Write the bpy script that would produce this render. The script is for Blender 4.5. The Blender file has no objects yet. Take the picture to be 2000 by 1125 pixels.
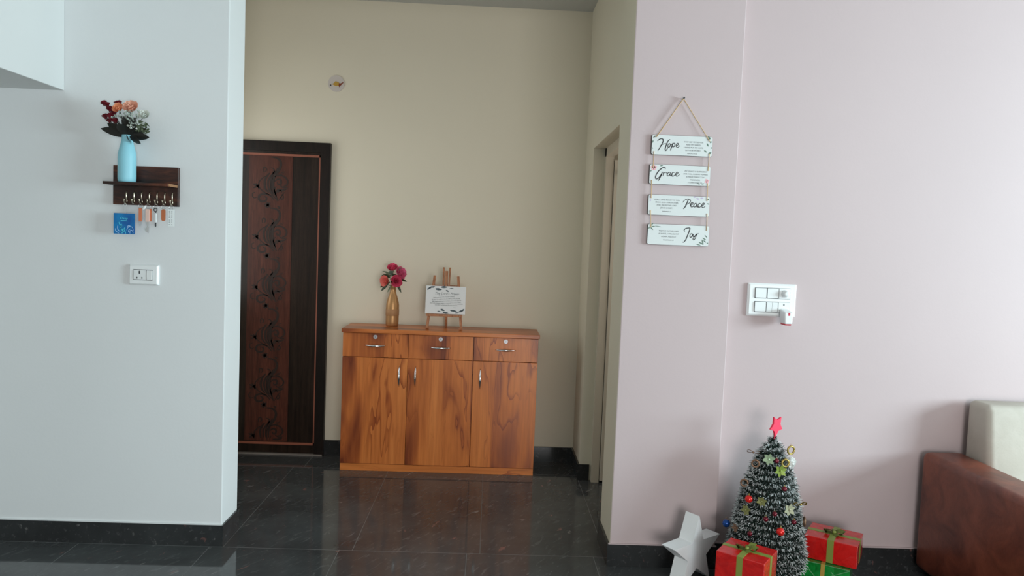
import bpy, bmesh, math, random
from mathutils import Vector, Matrix, Euler
PI = math.pi
random.seed(7)
SC = bpy.context.scene
COL = SC.collection

# ------------------------------------------------------------------ camera
cam_data = bpy.data.cameras.new('camera')
cam_data.sensor_width = 36.0
cam_data.lens = 36.0 * 1400 / 2000
cam = bpy.data.objects.new('camera', cam_data)
COL.objects.link(cam)
YAW, PITCH, ROLL = 0.0310, 0.0613, 0.0403
fw = Vector((math.sin(YAW) * math.cos(PITCH), math.cos(YAW) * math.cos(PITCH), -math.sin(PITCH)))
rt = Vector((math.cos(YAW), -math.sin(YAW), 0))
up = rt.cross(fw)
r2 = math.cos(ROLL) * rt + math.sin(ROLL) * up
u2 = -math.sin(ROLL) * rt + math.cos(ROLL) * up
mw = Matrix((r2, u2, -fw)).transposed().to_4x4()
mw.translation = Vector((0, 0, 1.44))
cam.matrix_world = mw
cam_data.clip_start = 0.05
SC.camera = cam

# ------------------------------------------------------------------ light and exposure
SC.view_settings.view_transform = 'Standard'
SC.view_settings.look = 'None'
SC.view_settings.exposure = 0.0
SC.view_settings.gamma = 1.0
SC.view_settings.use_curve_mapping = False
world = bpy.data.worlds.new('world'); SC.world = world
world.use_nodes = True
wb = world.node_tree.nodes['Background']
wb.inputs[0].default_value = (0.75, 0.9, 1.0, 1)
wb.inputs[1].default_value = 1.0

def area(name, loc, rot, sx, sy, power, color, spread=PI):
    l = bpy.data.lights.new(name, 'AREA'); l.shape = 'RECTANGLE'
    l.size = sx; l.size_y = sy; l.energy = power; l.color = color; l.spread = spread
    o = bpy.data.objects.new(name, l); o.location = loc; o.rotation_euler = rot
    COL.objects.link(o); return o
# daylight entering through the big window in the right wall (window_1) and fill from an unseen opening behind (window_2)
area('daylight_side_window', (5.59, 0.9, 1.65), (0, PI / 2, 0), 1.35, 1.9, 300, (0.78, 1.0, 1.07))
area('fill_behind_camera', (1.3, -2.44, 1.1), (PI / 2, 0, 0), 2.0, 1.8, 102, (1.02, 1.0, 0.98))  # fill light from an unseen opening behind the camera
area('fill_passage_left', (-1.79, 4.05, 1.55), (0, -PI / 2, 0), 1.1, 0.8, 5.0, (1.0, 1.0, 0.95))  # added fill, out of view, to brighten the passage side of the pillar
area('fill_side_room', (1.54, 3.95, 1.6), (0, PI / 2, 0), 1.0, 0.5, 5, (1.0, 1.0, 0.95))  # added fill in the unseen side room, brightens the open door leaf

# ------------------------------------------------------------------ mesh helpers
def vbox(bm, x0, x1, y0, y1, z0, z1, mi=0):
    vs = [bm.verts.new((x, y, z)) for x in (x0, x1) for y in (y0, y1) for z in (z0, z1)]
    for q in ((0, 1, 3, 2), (4, 6, 7, 5), (0, 4, 5, 1), (2, 3, 7, 6), (0, 2, 6, 4), (1, 5, 7, 3)):
        f = bm.faces.new([vs[i] for i in q]); f.material_index = mi
    return vs

def bevel(bm, w, seg=2):
    bmesh.ops.bevel(bm, geom=list(bm.edges), offset=w, segments=seg, profile=0.5, affect='EDGES')

def bxbm(x0, x1, y0, y1, z0, z1, bw=0.0, seg=2):
    bm = bmesh.new(); vbox(bm, x0, x1, y0, y1, z0, z1)
    if bw: bevel(bm, bw, seg)
    return bm

def tube(bm, pts, rad, n=8, caps=True, mi=0):
    pts = [Vector(p) for p in pts]
    if not hasattr(rad, '__len__'): rad = [rad] * len(pts)
    rings = []; prev = None
    for i, p in enumerate(pts):
        t = (pts[min(i + 1, len(pts) - 1)] - pts[max(i - 1, 0)]).normalized()
        if prev is None:
            a = Vector((0, 0, 1)) if abs(t.z) < 0.9 else Vector((1, 0, 0))
            u = t.cross(a).normalized()
        else:
            u = (prev - t * prev.dot(t)).normalized()
        prev = u; v = t.cross(u)
        rings.append([bm.verts.new(p + rad[i] * (math.cos(2 * PI * k / n) * u + math.sin(2 * PI * k / n) * v)) for k in range(n)])
    for a, b in zip(rings, rings[1:]):
        for k in range(n):
            f = bm.faces.new((a[k], a[(k + 1) % n], b[(k + 1) % n], b[k])); f.smooth = True; f.material_index = mi
    if caps:
        for r in (rings[0], rings[-1]):
            try: bm.faces.new(r).material_index = mi
            except ValueError: pass

def lathe(bm, prof, n=32, c=(0, 0, 0), mi=0):
    c = Vector(c); rings = []
    for r, z in prof:
        if r < 1e-6: rings.append([bm.verts.new(c + Vector((0, 0, z)))])
        else: rings.append([bm.verts.new(c + Vector((r * math.cos(2 * PI * k / n), r * math.sin(2 * PI * k / n), z))) for k in range(n)])
    for a, b in zip(rings, rings[1:]):
        for k in range(n):
            q = [a[k % len(a)], a[(k + 1) % len(a)], b[(k + 1) % len(b)], b[k % len(b)]]
            q = list(dict.fromkeys(q))
            if len(q) > 2:
                f = bm.faces.new(q); f.smooth = True; f.material_index = mi

def sphere(bm, c, r, n=12, mi=0, sq=1.0):
    m = n // 2 + 1
    lathe(bm, [(r * math.sin(PI * i / m) if 0 < i < m else 0, -r * sq * math.cos(PI * i / m)) for i in range(m + 1)], n, c, mi)

def smooth_path(pts, k=4):
    P = [Vector(p) for p in pts]
    if len(P) < 3: return P
    out = []
    for i in range(len(P) - 1):
        p0 = P[max(i - 1, 0)]; p1 = P[i]; p2 = P[i + 1]; p3 = P[min(i + 2, len(P) - 1)]
        for j in range(k):
            t = j / k
            out.append(0.5 * ((2 * p1) + (-p0 + p2) * t + (2 * p0 - 5 * p1 + 4 * p2 - p3) * t * t + (-p0 + 3 * p1 - 3 * p2 + p3) * t ** 3))
    out.append(P[-1]); return out

def ribbon(bm, pts, w, y, th=0.0006, taper=0.35, sm=4, mi=0):
    """a flat brush stroke in the local XZ plane at depth y, facing -Y, with thickness th"""
    P = smooth_path([(p[0], 0, p[1]) for p in pts], sm)
    n = len(P); prev = None
    for i, p in enumerate(P):
        t = (P[min(i + 1, n - 1)] - P[max(i - 1, 0)])
        if t.length < 1e-9: continue
        t.normalize(); nn = Vector((-t.z, 0, t.x))
        s = i / max(n - 1, 1)
        ww = w * (taper + (1 - taper) * math.sin(PI * min(max(s, 0.02), 0.98)) ** 0.6) * 0.5
        a = p + nn * ww; b = p - nn * ww
        ring = [bm.verts.new((a.x, y - th, a.z)), bm.verts.new((b.x, y - th, b.z)), bm.verts.new((b.x, y, b.z)), bm.verts.new((a.x, y, a.z))]
        if prev:
            for k in range(4):
                f = bm.faces.new((prev[k], prev[(k + 1) % 4], ring[(k + 1) % 4], ring[k])); f.material_index = mi
        else: bm.faces.new(ring).material_index = mi
        prev = ring
    if prev: bm.faces.new(prev).material_index = mi

def leafprint(bm, x, z, L, W, ang, y, th=0.0005, mi=0):
    """flat printed leaf in the XZ plane"""
    ca, sa = math.cos(ang), math.sin(ang)
    pr = [(0, 0), (.2, .38), (.5, .5), (.8, .3), (1, 0), (.8, -.3), (.5, -.5), (.2, -.38)]
    fr = []; bk = []
    for a, b in pr:
        px = x + L * a * ca - W * b * sa; pz = z + L * a * sa + W * b * ca
        fr.append(bm.verts.new((px, y - th, pz))); bk.append(bm.verts.new((px, y, pz)))
    bm.faces.new(fr).material_index = mi
    for k in range(8): bm.faces.new((fr[k], bk[k], bk[(k + 1) % 8], fr[(k + 1) % 8])).material_index = mi

def prism(bm, pts2, y0, y1, mi=0):
    a = [bm.verts.new((p[0], y0, p[1])) for p in pts2]; b = [bm.verts.new((p[0], y1, p[1])) for p in pts2]
    bm.faces.new(a).material_index = mi; bm.faces.new(b[::-1]).material_index = mi
    for k in range(len(a)):
        bm.faces.new((a[k], b[k], b[(k + 1) % len(a)], a[(k + 1) % len(a)])).material_index = mi

def roundrect(x0, x1, z0, z1, r, n=5):
    out = []
    for cx, cz, a0 in ((x1 - r, z1 - r, 0), (x0 + r, z1 - r, 90), (x0 + r, z0 + r, 180), (x1 - r, z0 + r, 270)):
        for k in range(n + 1):
            a = math.radians(a0 + 90 * k / n); out.append((cx + r * math.cos(a), cz + r * math.sin(a)))
    return out

def link(o): COL.objects.link(o); return o

def obj(name, bm, mat, parent=None, loc=None, rot=None, label=None):
    bmesh.ops.recalc_face_normals(bm, faces=bm.faces)
    me = bpy.data.meshes.new(name); bm.to_mesh(me); bm.free()
    for m in (mat if isinstance(mat, (list, tuple)) else [mat]): me.materials.append(m)
    o = link(bpy.data.objects.new(name, me))
    if parent: o.parent = parent
    if loc: o.location = loc
    if rot: o.rotation_euler = rot
    if label: o['label'] = label
    return o

def tag(o, label, cat, group=None, kind=None):
    o['label'] = label; o['category'] = cat
    if group: o['group'] = group
    if kind: o['kind'] = kind
    return o

def thing(name, label, cat, loc=(0, 0, 0), rz=0.0, group=None, rot=None):
    o = link(bpy.data.objects.new(name, None)); o.empty_display_size = 0.05
    o.location = loc; o.rotation_euler = rot or (0, 0, rz)
    return tag(o, label, cat, group)

def struct(name, bm, mat, parent=None, label=None):
    o = obj(name, bm, mat, parent)
    if not parent: o['kind'] = 'structure'
    if label: o['label'] = label
    return o

def text_mesh(name, lines, mat, parent, y, shear=0.0, label=None, rotx=PI / 2):
    """lines: (string, x, z, size); real lettering, merged in one mesh"""
    bm = bmesh.new()
    for s, x, z, size in lines:
        c = bpy.data.curves.new('t', 'FONT'); c.body = s; c.size = size; c.align_x = 'CENTER'; c.align_y = 'CENTER'
        c.extrude = 0.0002; c.resolution_u = 2; c.shear = shear
        o = bpy.data.objects.new('t', c); COL.objects.link(o)
        dg = bpy.context.evaluated_depsgraph_get()
        me = bpy.data.meshes.new_from_object(o.evaluated_get(dg))
        me.transform(Matrix.Translation((x, y, z)) @ Matrix.Rotation(PI / 2, 4, 'X'))
        bm.from_mesh(me); bpy.data.objects.remove(o); bpy.data.meshes.remove(me); bpy.data.curves.remove(c)
    return obj(name, bm, mat, parent, label=label)

# ------------------------------------------------------------------ materials
def L(c):  # sRGB 0-255 to linear
    return tuple(((v / 255) / 12.92 if v / 255 <= 0.04045 else ((v / 255 + 0.055) / 1.055) ** 2.4) for v in c) + (1,)

def mat(name, col, rough=0.5, metal=0.0, **kw):
    m = bpy.data.materials.new(name); m.use_nodes = True
    b = m.node_tree.nodes['Principled BSDF']
    b.inputs['Base Color'].default_value = L(col) if max(col) > 1.01 else tuple(col) + (1,)
    b.inputs['Roughness'].default_value = rough; b.inputs['Metallic'].default_value = metal
    for k, v in kw.items(): b.inputs[k.replace('_', ' ')].default_value = v
    m.diffuse_color = b.inputs['Base Color'].default_value
    return m
def N(m, t, **kw):
    n = m.node_tree.nodes.new(t)
    for k, v in kw.items(): setattr(n, k, v)
    return n
def bsdf(m): return m.node_tree.nodes['Principled BSDF']
def lk(m, a, b): m.node_tree.links.new(a, b)
def ramp(m, stops, interp='LINEAR'):
    r = N(m, 'ShaderNodeValToRGB'); e = r.color_ramp.elements; r.color_ramp.interpolation = interp
    while len(e) < len(stops): e.new(0.5)
    for i, (p, c) in enumerate(stops): e[i].position = p; e[i].color = c
    return r
def coords(m, scale=(1, 1, 1), rot=(0, 0, 0), loc=(0, 0, 0)):
    t = N(m, 'ShaderNodeTexCoord'); mp = N(m, 'ShaderNodeMapping')
    mp.inputs['Scale'].default_value = scale; mp.inputs['Rotation'].default_value = rot; mp.inputs['Location'].default_value = loc
    lk(m, t.outputs['Object'], mp.inputs['Vector']); return mp.outputs['Vector']
def noise(m, vec, scale, detail=4, rough=0.5, dist=0.0):
    n = N(m, 'ShaderNodeTexNoise'); n.inputs['Scale'].default_value = scale; n.inputs['Detail'].default_value = detail
    n.inputs['Roughness'].default_value = rough; n.inputs['Distortion'].default_value = dist
    lk(m, vec, n.inputs['Vector']); return n
def bump(m, h, strength, dist=0.001):
    b = N(m, 'ShaderNodeBump'); b.inputs['Strength'].default_value = strength; b.inputs['Distance'].default_value = dist
    lk(m, h, b.inputs['Height']); lk(m, b.outputs['Normal'], bsdf(m).inputs['Normal'])
def mathn(m, op, a, b=None):
    n = N(m, 'ShaderNodeMath', operation=op)
    for i, v in enumerate((a, b)):
        if v is None: continue
        if isinstance(v, (int, float)): n.inputs[i].default_value = v
        else: lk(m, v, n.inputs[i])
    return n.outputs[0]

def paint(name, col, rough=0.68):
    m = mat(name, col, rough)
    v = coords(m); n = noise(m, v, 1.3, 3)
    c = L(col) if max(col) > 1.01 else col + (1,)
    r = ramp(m, [(0.3, tuple(x * 0.965 for x in c[:3]) + (1,)), (0.7, c)])
    lk(m, n.outputs['Fac'], r.inputs[0]); lk(m, r.outputs[0], bsdf(m).inputs['Base Color'])
    n2 = noise(m, v, 90, 3); bump(m, n2.outputs['Fac'], 0.12, 0.002)
    return m
M_white = paint('grey_white_wall_paint', (0.77, 0.79, 0.795))
M_beam = paint('white_beam_paint', (0.72, 0.73, 0.72))
M_cream = paint('cream_hall_paint', (0.745, 0.68, 0.545))
M_pink = paint('pale_pink_wall_paint', (0.54, 0.437, 0.44))
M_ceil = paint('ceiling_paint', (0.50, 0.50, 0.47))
M_greige = paint('greige_wall_paint', (0.52, 0.50, 0.47))
M_frame = paint('cream_door_frame_paint', (0.62, 0.54, 0.43), 0.35)

def granite(name, rough=0.07, joints=True, k=1.0):
    m = mat(name, (0.03, 0.03, 0.03), rough)
    t = N(m, 'ShaderNodeTexCoord'); P = t.outputs['Object']
    sep = N(m, 'ShaderNodeSeparateXYZ'); lk(m, P, sep.inputs[0])
    n0 = noise(m, P, 2.2, 6, 0.65)
    base = ramp(m, [(0.3, (0.042, 0.042, 0.043, 1)), (0.62, (0.076, 0.081, 0.083, 1)), (0.8, (0.11, 0.117, 0.12, 1))])
    for e_ in base.color_ramp.elements: e_.color = tuple(x * k for x in e_.color[:3]) + (1,)
    lk(m, n0.outputs['Fac'], base.inputs[0])
    def streak(rot, sc, scale, lo, hi, col, prev):
        mr = N(m, 'ShaderNodeMapping'); mr.inputs['Rotation'].default_value = rot; lk(m, P, mr.inputs['Vector'])
        mp = N(m, 'ShaderNodeMapping'); mp.inputs['Scale'].default_value = sc
        lk(m, mr.outputs[0], mp.inputs['Vector'])
        n = noise(m, mp.outputs[0], scale, 7, 0.62, 0.7)
        r = ramp(m, [(lo, (0, 0, 0, 1)), (hi, (1, 1, 1, 1))]); lk(m, n.outputs['Fac'], r.inputs[0])
        mx = N(m, 'ShaderNodeMix', data_type='RGBA'); lk(m, r.outputs[0], mx.inputs[0])
        lk(m, prev, mx.inputs[6]); mx.inputs[7].default_value = tuple(x * k ** 0.7 for x in col[:3]) + (1,)
        return mx.outputs[2]
    c = streak((0, 0, -1.05), (1, 3.6, 3.6), 13, 0.57, 0.76, (0.15, 0.152, 0.155, 1), base.outputs[0])
    c = streak((0, 0, -0.95), (1, 3.5, 3.5), 6.5, 0.65, 0.70, (0.20, 0.195, 0.19, 1), c)
    c = streak((0, 0, -1.2), (1.2, 3.2, 3.2), 5.0, 0.66, 0.70, (0.22, 0.12, 0.11, 1), c)
    if joints:
        rowf = mathn(m, 'DIVIDE', mathn(m, 'SUBTRACT', sep.outputs[1], 3.243), 1.18)
        row = mathn(m, 'FLOOR', rowf)
        fy = mathn(m, 'MULTIPLY', mathn(m, 'SUBTRACT', rowf, row), 1.18)
        xx = mathn(m, 'DIVIDE', mathn(m, 'SUBTRACT', sep.outputs[0], mathn(m, 'MULTIPLY', row, 0.061)), 0.589)
        fx = mathn(m, 'MULTIPLY', mathn(m, 'SUBTRACT', xx, mathn(m, 'FLOOR', xx)), 0.589)
        j = mathn(m, 'MAXIMUM', mathn(m, 'LESS_THAN', fx, 0.0028), mathn(m, 'LESS_THAN', fy, 0.0038))
        mx = N(m, 'ShaderNodeMix', data_type='RGBA'); lk(m, mathn(m, 'MULTIPLY', j, 0.8), mx.inputs[0]); lk(m, c, mx.inputs[6])
        mx.inputs[7].default_value = (0.17, 0.17, 0.17, 1); c = mx.outputs[2]
        lk(m, mathn(m, 'ADD', mathn(m, 'MULTIPLY', j, 0.5), rough), bsdf(m).inputs['Roughness'])
    lk(m, c, bsdf(m).inputs['Base Color'])
    bsdf(m).inputs['Specular IOR Level'].default_value = 0.40
    return m
M_floor = granite('dark_granite_tile_floor')
M_skirt = granite('dark_granite_skirting', 0.08, False, 0.45)

def wood(name, dark, mid, light, scale=1.0, rough=0.35, vert=True, stretch=7, streaky=0.5):
    m = mat(name, mid, rough)
    s = (stretch, stretch, 1) if vert else (1, stretch, stretch)
    v = coords(m, tuple(x * scale for x in s))
    n = noise(m, v, 1.0, 6, 0.55, 1.2)
    r = ramp(m, [(0.32, tuple(dark) + (1,)), (0.5, tuple(mid) + (1,)), (0.72, tuple(light) + (1,))])
    lk(m, n.outputs['Fac'], r.inputs[0])
    v2 = coords(m, tuple(x * scale * 6 for x in s)); n2 = noise(m, v2, 1.6, 5, 0.6, 0.4)
    r2_ = ramp(m, [(0.3, (1 - streaky,) * 3 + (1,)), (0.65, (1, 1, 1, 1))]); lk(m, n2.outputs['Fac'], r2_.inputs[0])
    mx = N(m, 'ShaderNodeMix', data_type='RGBA', blend_type='MULTIPLY'); mx.inputs[0].default_value = 1
    lk(m, r.outputs[0], mx.inputs[6]); lk(m, r2_.outputs[0], mx.inputs[7]); lk(m, mx.outputs[2], bsdf(m).inputs['Base Color'])
    return m

def laminate(name, seed, horiz=False):
    """orange walnut laminate with dark flame figure and contour veins"""
    m = mat(name, (0.5, 0.2, 0.06), 0.32)
    base_s = (4.6, 4.6, 0.75) if not horiz else (0.75, 4.6, 4.6)
    v = coords(m, base_s, (0, 0, 0), (seed * 3.7, seed * 1.3, seed * 2.1))
    n = noise(m, v, 1.35, 3.2, 0.5, 0.45)
    r = ramp(m, [(0.34, (0.24, 0.050, 0.012, 1)), (0.43, (0.46, 0.120, 0.026, 1)), (0.52, (0.68, 0.205, 0.044, 1)), (0.72, (0.78, 0.26, 0.062, 1))])
    lk(m, n.outputs['Fac'], r.inputs[0])
    # contour veins
    c1 = mathn(m, 'MULTIPLY', n.outputs['Fac'], 9.0); c1 = mathn(m, 'SUBTRACT', c1, mathn(m, 'FLOOR', c1))
    rv = ramp(m, [(0.0, (0.42, 0.27, 0.20, 1)), (0.06, (0.62, 0.48, 0.40, 1)), (0.22, (1, 1, 1, 1)), (1.0, (1, 1, 1, 1))]); lk(m, c1, rv.inputs[0])
    nm = noise(m, v, 0.9, 2); rm = ramp(m, [(0.42, (0, 0, 0, 1)), (0.6, (1, 1, 1, 1))]); lk(m, nm.outputs['Fac'], rm.inputs[0])
    mx = N(m, 'ShaderNodeMix', data_type='RGBA', blend_type='MULTIPLY'); lk(m, rm.outputs[0], mx.inputs[0])
    lk(m, r.outputs[0], mx.inputs[6]); lk(m, rv.outputs[0], mx.inputs[7])
    fs = (60, 60, 2.5) if not horiz else (2.5, 60, 60)
    n2 = noise(m, coords(m, fs), 1.0, 4, 0.6)
    r3 = ramp(m, [(0.3, (0.78, 0.70, 0.64, 1)), (0.6, (1, 1, 1, 1))]); lk(m, n2.outputs['Fac'], r3.inputs[0])
    m2 = N(m, 'ShaderNodeMix', data_type='RGBA', blend_type='MULTIPLY'); m2.inputs[0].default_value = 1
    lk(m, mx.outputs[2], m2.inputs[6]); lk(m, r3.outputs[0], m2.inputs[7]); lk(m, m2.outputs[2], bsdf(m).inputs['Base Color'])
    return m
M_lam = [laminate('walnut_laminate', s) for s in (1, 2.3, 4.1)]
M_lamh = laminate('walnut_laminate_lengthwise', 2, True)
M_dark = mat('gap_shade', (0.012, 0.009, 0.007), 0.7)
M_chrome = mat('brushed_chrome', (0.72, 0.72, 0.74), 0.22, 1.0)
M_lock = mat('satin_chrome_lock', (0.50, 0.50, 0.52), 0.45, 0.9)
M_brass = mat('aged_nickel_brass', (0.62, 0.55, 0.42), 0.25, 1.0)
M_gold = mat('gold_spray_paint', (0.46, 0.25, 0.105), 0.42, 0.6)
M_goldband = mat('matte_gold_band', (0.42, 0.22, 0.10), 0.6, 0.3)
M_easel = wood('easel_pine', (0.36, 0.13, 0.05), (0.52, 0.21, 0.09), (0.62, 0.28, 0.13), 4, 0.5)
M_doorfr = wood('dark_door_frame_wood', (0.007, 0.0035, 0.002), (0.012, 0.006, 0.004), (0.017, 0.009, 0.006), 2, 0.4)
M_doorslab = wood('dark_wenge_door', (0.012, 0.007, 0.005), (0.022, 0.012, 0.008), (0.034, 0.020, 0.013), 1.6, 0.3, stretch=20)
M_doorband = wood('reddish_door_band', (0.062, 0.017, 0.010), (0.088, 0.024, 0.014), (0.115, 0.033, 0.019), 1.2, 0.35, stretch=14)
M_bead = mat('copper_door_beading', (0.26, 0.075, 0.04), 0.5)
M_motif = mat('black_floral_motif', (0.020, 0.010, 0.007), 0.45)
M_rack = wood('dark_sheesham_wood', (0.012, 0.005, 0.004), (0.050, 0.014, 0.008), (0.21, 0.058, 0.024), 2.6, 0.38, vert=False, stretch=5)
M_rackend = mat('light_sapwood', (0.32, 0.15, 0.06), 0.5)
M_bluev = mat('matte_sky_blue_paint', (0.28, 0.62, 0.73), 0.45)
M_plastic = mat('white_switch_plastic', (0.84, 0.86, 0.86), 0.3)
M_plastic2 = mat('white_switch_plastic_insert', (0.80, 0.82, 0.82), 0.25)
M_slot = mat('dark_slot', (0.05, 0.055, 0.06), 0.5)
M_maroon = mat('maroon_petal', (0.18, 0.008, 0.018), 0.55)
M_peach = mat('peach_petal', (0.92, 0.52, 0.38), 0.6, Subsurface_Weight=0.0)
M_peach2 = mat('pale_orange_petal', (0.90, 0.38, 0.20), 0.6)
M_whitep = mat('white_petal', (0.80, 0.84, 0.78), 0.6)
M_sage = mat('grey_white_filler_petal', (0.55, 0.62, 0.56), 0.6)
M_leafd = mat('very_dark_leaf', (0.018, 0.016, 0.012), 0.5)
M_leafg = mat('dark_green_leaf', (0.035, 0.06, 0.025), 0.5)
M_leafl = mat('dusty_green_leaf', (0.16, 0.20, 0.12), 0.55)
M_pinkp = mat('pink_petal', (0.80, 0.10, 0.20), 0.55)
M_pinkp2 = mat('hot_pink_petal', (0.85, 0.17, 0.32), 0.55)
M_coralp = mat('coral_petal', (0.92, 0.27, 0.22), 0.55)
M_board = mat('painted_white_board', (0.66, 0.69, 0.68), 0.5)
M_edge = mat('dark_board_edge', (0.05, 0.045, 0.045), 0.5)
M_ink = mat('black_ink', (0.02, 0.022, 0.025), 0.5)
M_greyink = mat('grey_ink', (0.18, 0.20, 0.21), 0.5)
M_leafink = mat('green_leaf_print', (0.10, 0.17, 0.13), 0.5)
M_blueink = mat('slate_leaf_print', (0.06, 0.085, 0.10), 0.5)
M_pinkink = mat('pink_flower_print', (0.80, 0.42, 0.45), 0.5)
M_lilac = mat('lilac_flower_print', (0.50, 0.42, 0.58), 0.5)
M_rope = mat('jute_cord', (0.62, 0.42, 0.22), 0.8)
M_starred = mat('red_foam_star', (0.85, 0.035, 0.09), 0.5)
M_paper = mat('white_card_star', (0.84, 0.86, 0.87), 0.55)
M_needle = mat('dark_green_tinsel', (0.012, 0.030, 0.022), 0.45)
M_tip = mat('frosted_tinsel_tip', (0.66, 0.70, 0.70), 0.5)
M_redball = mat('shiny_red_bauble', (0.75, 0.02, 0.015), 0.15, 0.3)
M_dkball = mat('dark_red_bauble', (0.14, 0.008, 0.02), 0.2, 0.4)
M_golden = mat('gold_glitter', (0.42, 0.30, 0.08), 0.35, 0.6)
M_olive = mat('olive_gold_glitter', (0.26, 0.27, 0.10), 0.5, 0.3)
M_lime = mat('lime_gold_glitter', (0.22, 0.30, 0.05), 0.45, 0.3)
M_mint = mat('pale_green_glitter', (0.42, 0.56, 0.36), 0.5, 0.2)
M_bronze = mat('bronze_glitter', (0.27, 0.16, 0.10), 0.4, 0.6)
M_bluefoil = mat('blue_foil', (0.01, 0.07, 0.30), 0.25, 0.4)
M_pot = mat('black_tree_stand', (0.012, 0.012, 0.012), 0.5)

def wrap(name, c1, c2):
    m = mat(name, c1, 0.17)
    v = coords(m, (1, 1, 1)); n = noise(m, v, 16, 4, 0.6, 1.5)
    r = ramp(m, [(0.35, tuple(c2) + (1,)), (0.6, tuple(c1) + (1,))]); lk(m, n.outputs['Fac'], r.inputs[0]); lk(m, r.outputs[0], bsdf(m).inputs['Base Color'])
    bump(m, noise(m, v, 11, 3, 0.5, 2.5).outputs['Fac'], 0.5, 0.008)
    bsdf(m).inputs['Coat Weight'].default_value = 0.4; bsdf(m).inputs['Coat Roughness'].default_value = 0.1
    return m
M_redwrap = wrap('red_cellophane_wrap', (0.66, 0.014, 0.012), (0.50, 0.008, 0.008))
M_greenwrap = wrap('green_foil_wrap', (0.012, 0.30, 0.05), (0.004, 0.14, 0.02))
M_ribbon = mat('olive_green_satin_ribbon', (0.24, 0.29, 0.06), 0.35)
M_ribbon2 = mat('ochre_satin_ribbon', (0.50, 0.33, 0.07), 0.35)
M_fold = mat('pale_green_fold_line', (0.16, 0.42, 0.20), 0.3)

def suede(name, a, b, rough=0.6, sheen=0.5, bs=0.2):
    m = mat(name, a, rough)
    v = coords(m); n = noise(m, v, 7, 6, 0.62, 0.6)
    r = ramp(m, [(0.3, tuple(a) + (1,)), (0.7, tuple(b) + (1,))]); lk(m, n.outputs['Fac'], r.inputs[0]); lk(m, r.outputs[0], bsdf(m).inputs['Base Color'])
    bump(m, noise(m, v, 120, 4).outputs['Fac'], bs, 0.002)
    bsdf(m).inputs['Sheen Weight'].default_value = sheen
    bsdf(m).inputs['Sheen Roughness'].default_value = 0.4
    return m
M_brown = suede('rust_brown_suede', (0.085, 0.018, 0.010), (0.25, 0.065, 0.034), 0.38, 0.0)
M_creamf = suede('cream_upholstery', (0.46, 0.42, 0.36), (0.54, 0.50, 0.44), 0.8, 0.0)

for m_, f_ in ((M_doorfr, .25), (M_doorslab, .25), (M_doorband, .25), (M_motif, .3)): bsdf(m_).inputs['Specular IOR Level'].default_value = f_
# ------------------------------------------------------------------ the room
CH = 2.95
struct('floor', bxbm(-3.0, 5.8, -2.6, 4.9, -0.1, 0.0), M_floor)
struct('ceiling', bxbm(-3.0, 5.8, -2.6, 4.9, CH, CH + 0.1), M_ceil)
# left wall block: front face grey white, return face towards the passage
struct('wall_left', bxbm(-2.9, -1.19, 3.26, 3.46, 0, CH, 0.004), M_white)
struct('wall_far_left', bxbm(-3.0, -2.9, -2.6, 3.46, 0, CH), M_greige)
struct('wall_back', bxbm(-2.0, 1.6, 4.70, 4.85, 0, CH), M_cream)
bm = bmesh.new()
vbox(bm, -1.95, -1.80, 3.46, 3.6, 0, CH); vbox(bm, -1.95, -1.80, 4.5, 4.70, 0, CH)
vbox(bm, -1.95, -1.80, 3.6, 4.5, 0, .95); vbox(bm, -1.95, -1.80, 3.6, 4.5, 2.15, CH)
struct('wall_passage_left', bm, M_cream)
# passage right wall: short wall, lintel above the opening
bm = bmesh.new()
vbox(bm, 0.595, 0.665, 4.345, 4.70, 0, CH); vbox(bm, 0.595, 0.665, 3.44, 4.345, 2.035, CH)
struct('wall_passage_right', bm, M_cream)
# pillar: cream on the passage side, pink in front (two materials on one block)
bm = bmesh.new(); vbox(bm, 0.588, 1.07, 3.16, 3.44, 0, CH)
bevel(bm, 0.004, 2)
bm.normal_update()
for f in bm.faces:
    f.material_index = 1 if (f.normal.y < -0.5 or f.normal.x > 0.5) else 0
struct('wall_pillar', bm, [M_cream, M_pink])
struct('wall_right', bxbm(1.07, 5.8, 3.205, 3.44, 0, CH), M_pink)
# beam over the passage opening
struct('trim_1', bxbm(-1.19, 0.588, 3.17, 3.44, 2.72, CH), M_cream, label='beam spanning the passage opening')
# beam / stair soffit at upper left
struct('trim_2', bxbm(-2.9, -1.905, 0.1, 3.26, 2.035, CH, 0.003), M_beam, label='deep white beam at the upper left')
# window wall on the right with an opening, and the wall behind the camera
bm = bmesh.new()
vbox(bm, 5.6, 5.75, -2.6, -0.1, 0, CH); vbox(bm, 5.6, 5.75, 1.9, 3.205, 0, CH)
vbox(bm, 5.6, 5.75, -0.1, 1.9, 0, 0.9); vbox(bm, 5.6, 5.75, -0.1, 1.9, 2.4, CH)
struct('wall_window_side', bm, M_greige)
bm = bmesh.new()
vbox(bm, -3.0, 0.25, -2.6, -2.5, 0, CH); vbox(bm, 2.35, 5.8, -2.6, -2.5, 0, CH)
vbox(bm, 0.25, 2.35, -2.6, -2.5, 0, 0.12); vbox(bm, 0.25, 2.35, -2.6, -2.5, 2.1, CH)
struct('wall_behind', bm, M_greige)
wf = bmesh.new()
for (a, b, c, d) in ((-0.1, 1.9, 0.9, 0.95), (-0.1, 1.9, 2.35, 2.4), (-0.1, -0.05, 0.95, 2.35), (1.85, 1.9, 0.95, 2.35), (0.875, 0.925, 0.95, 2.35)):
    vbox(wf, 5.63, 5.68, a, b, c, d)
struct('window_1', wf, M_plastic)
wf = bmesh.new()
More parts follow.
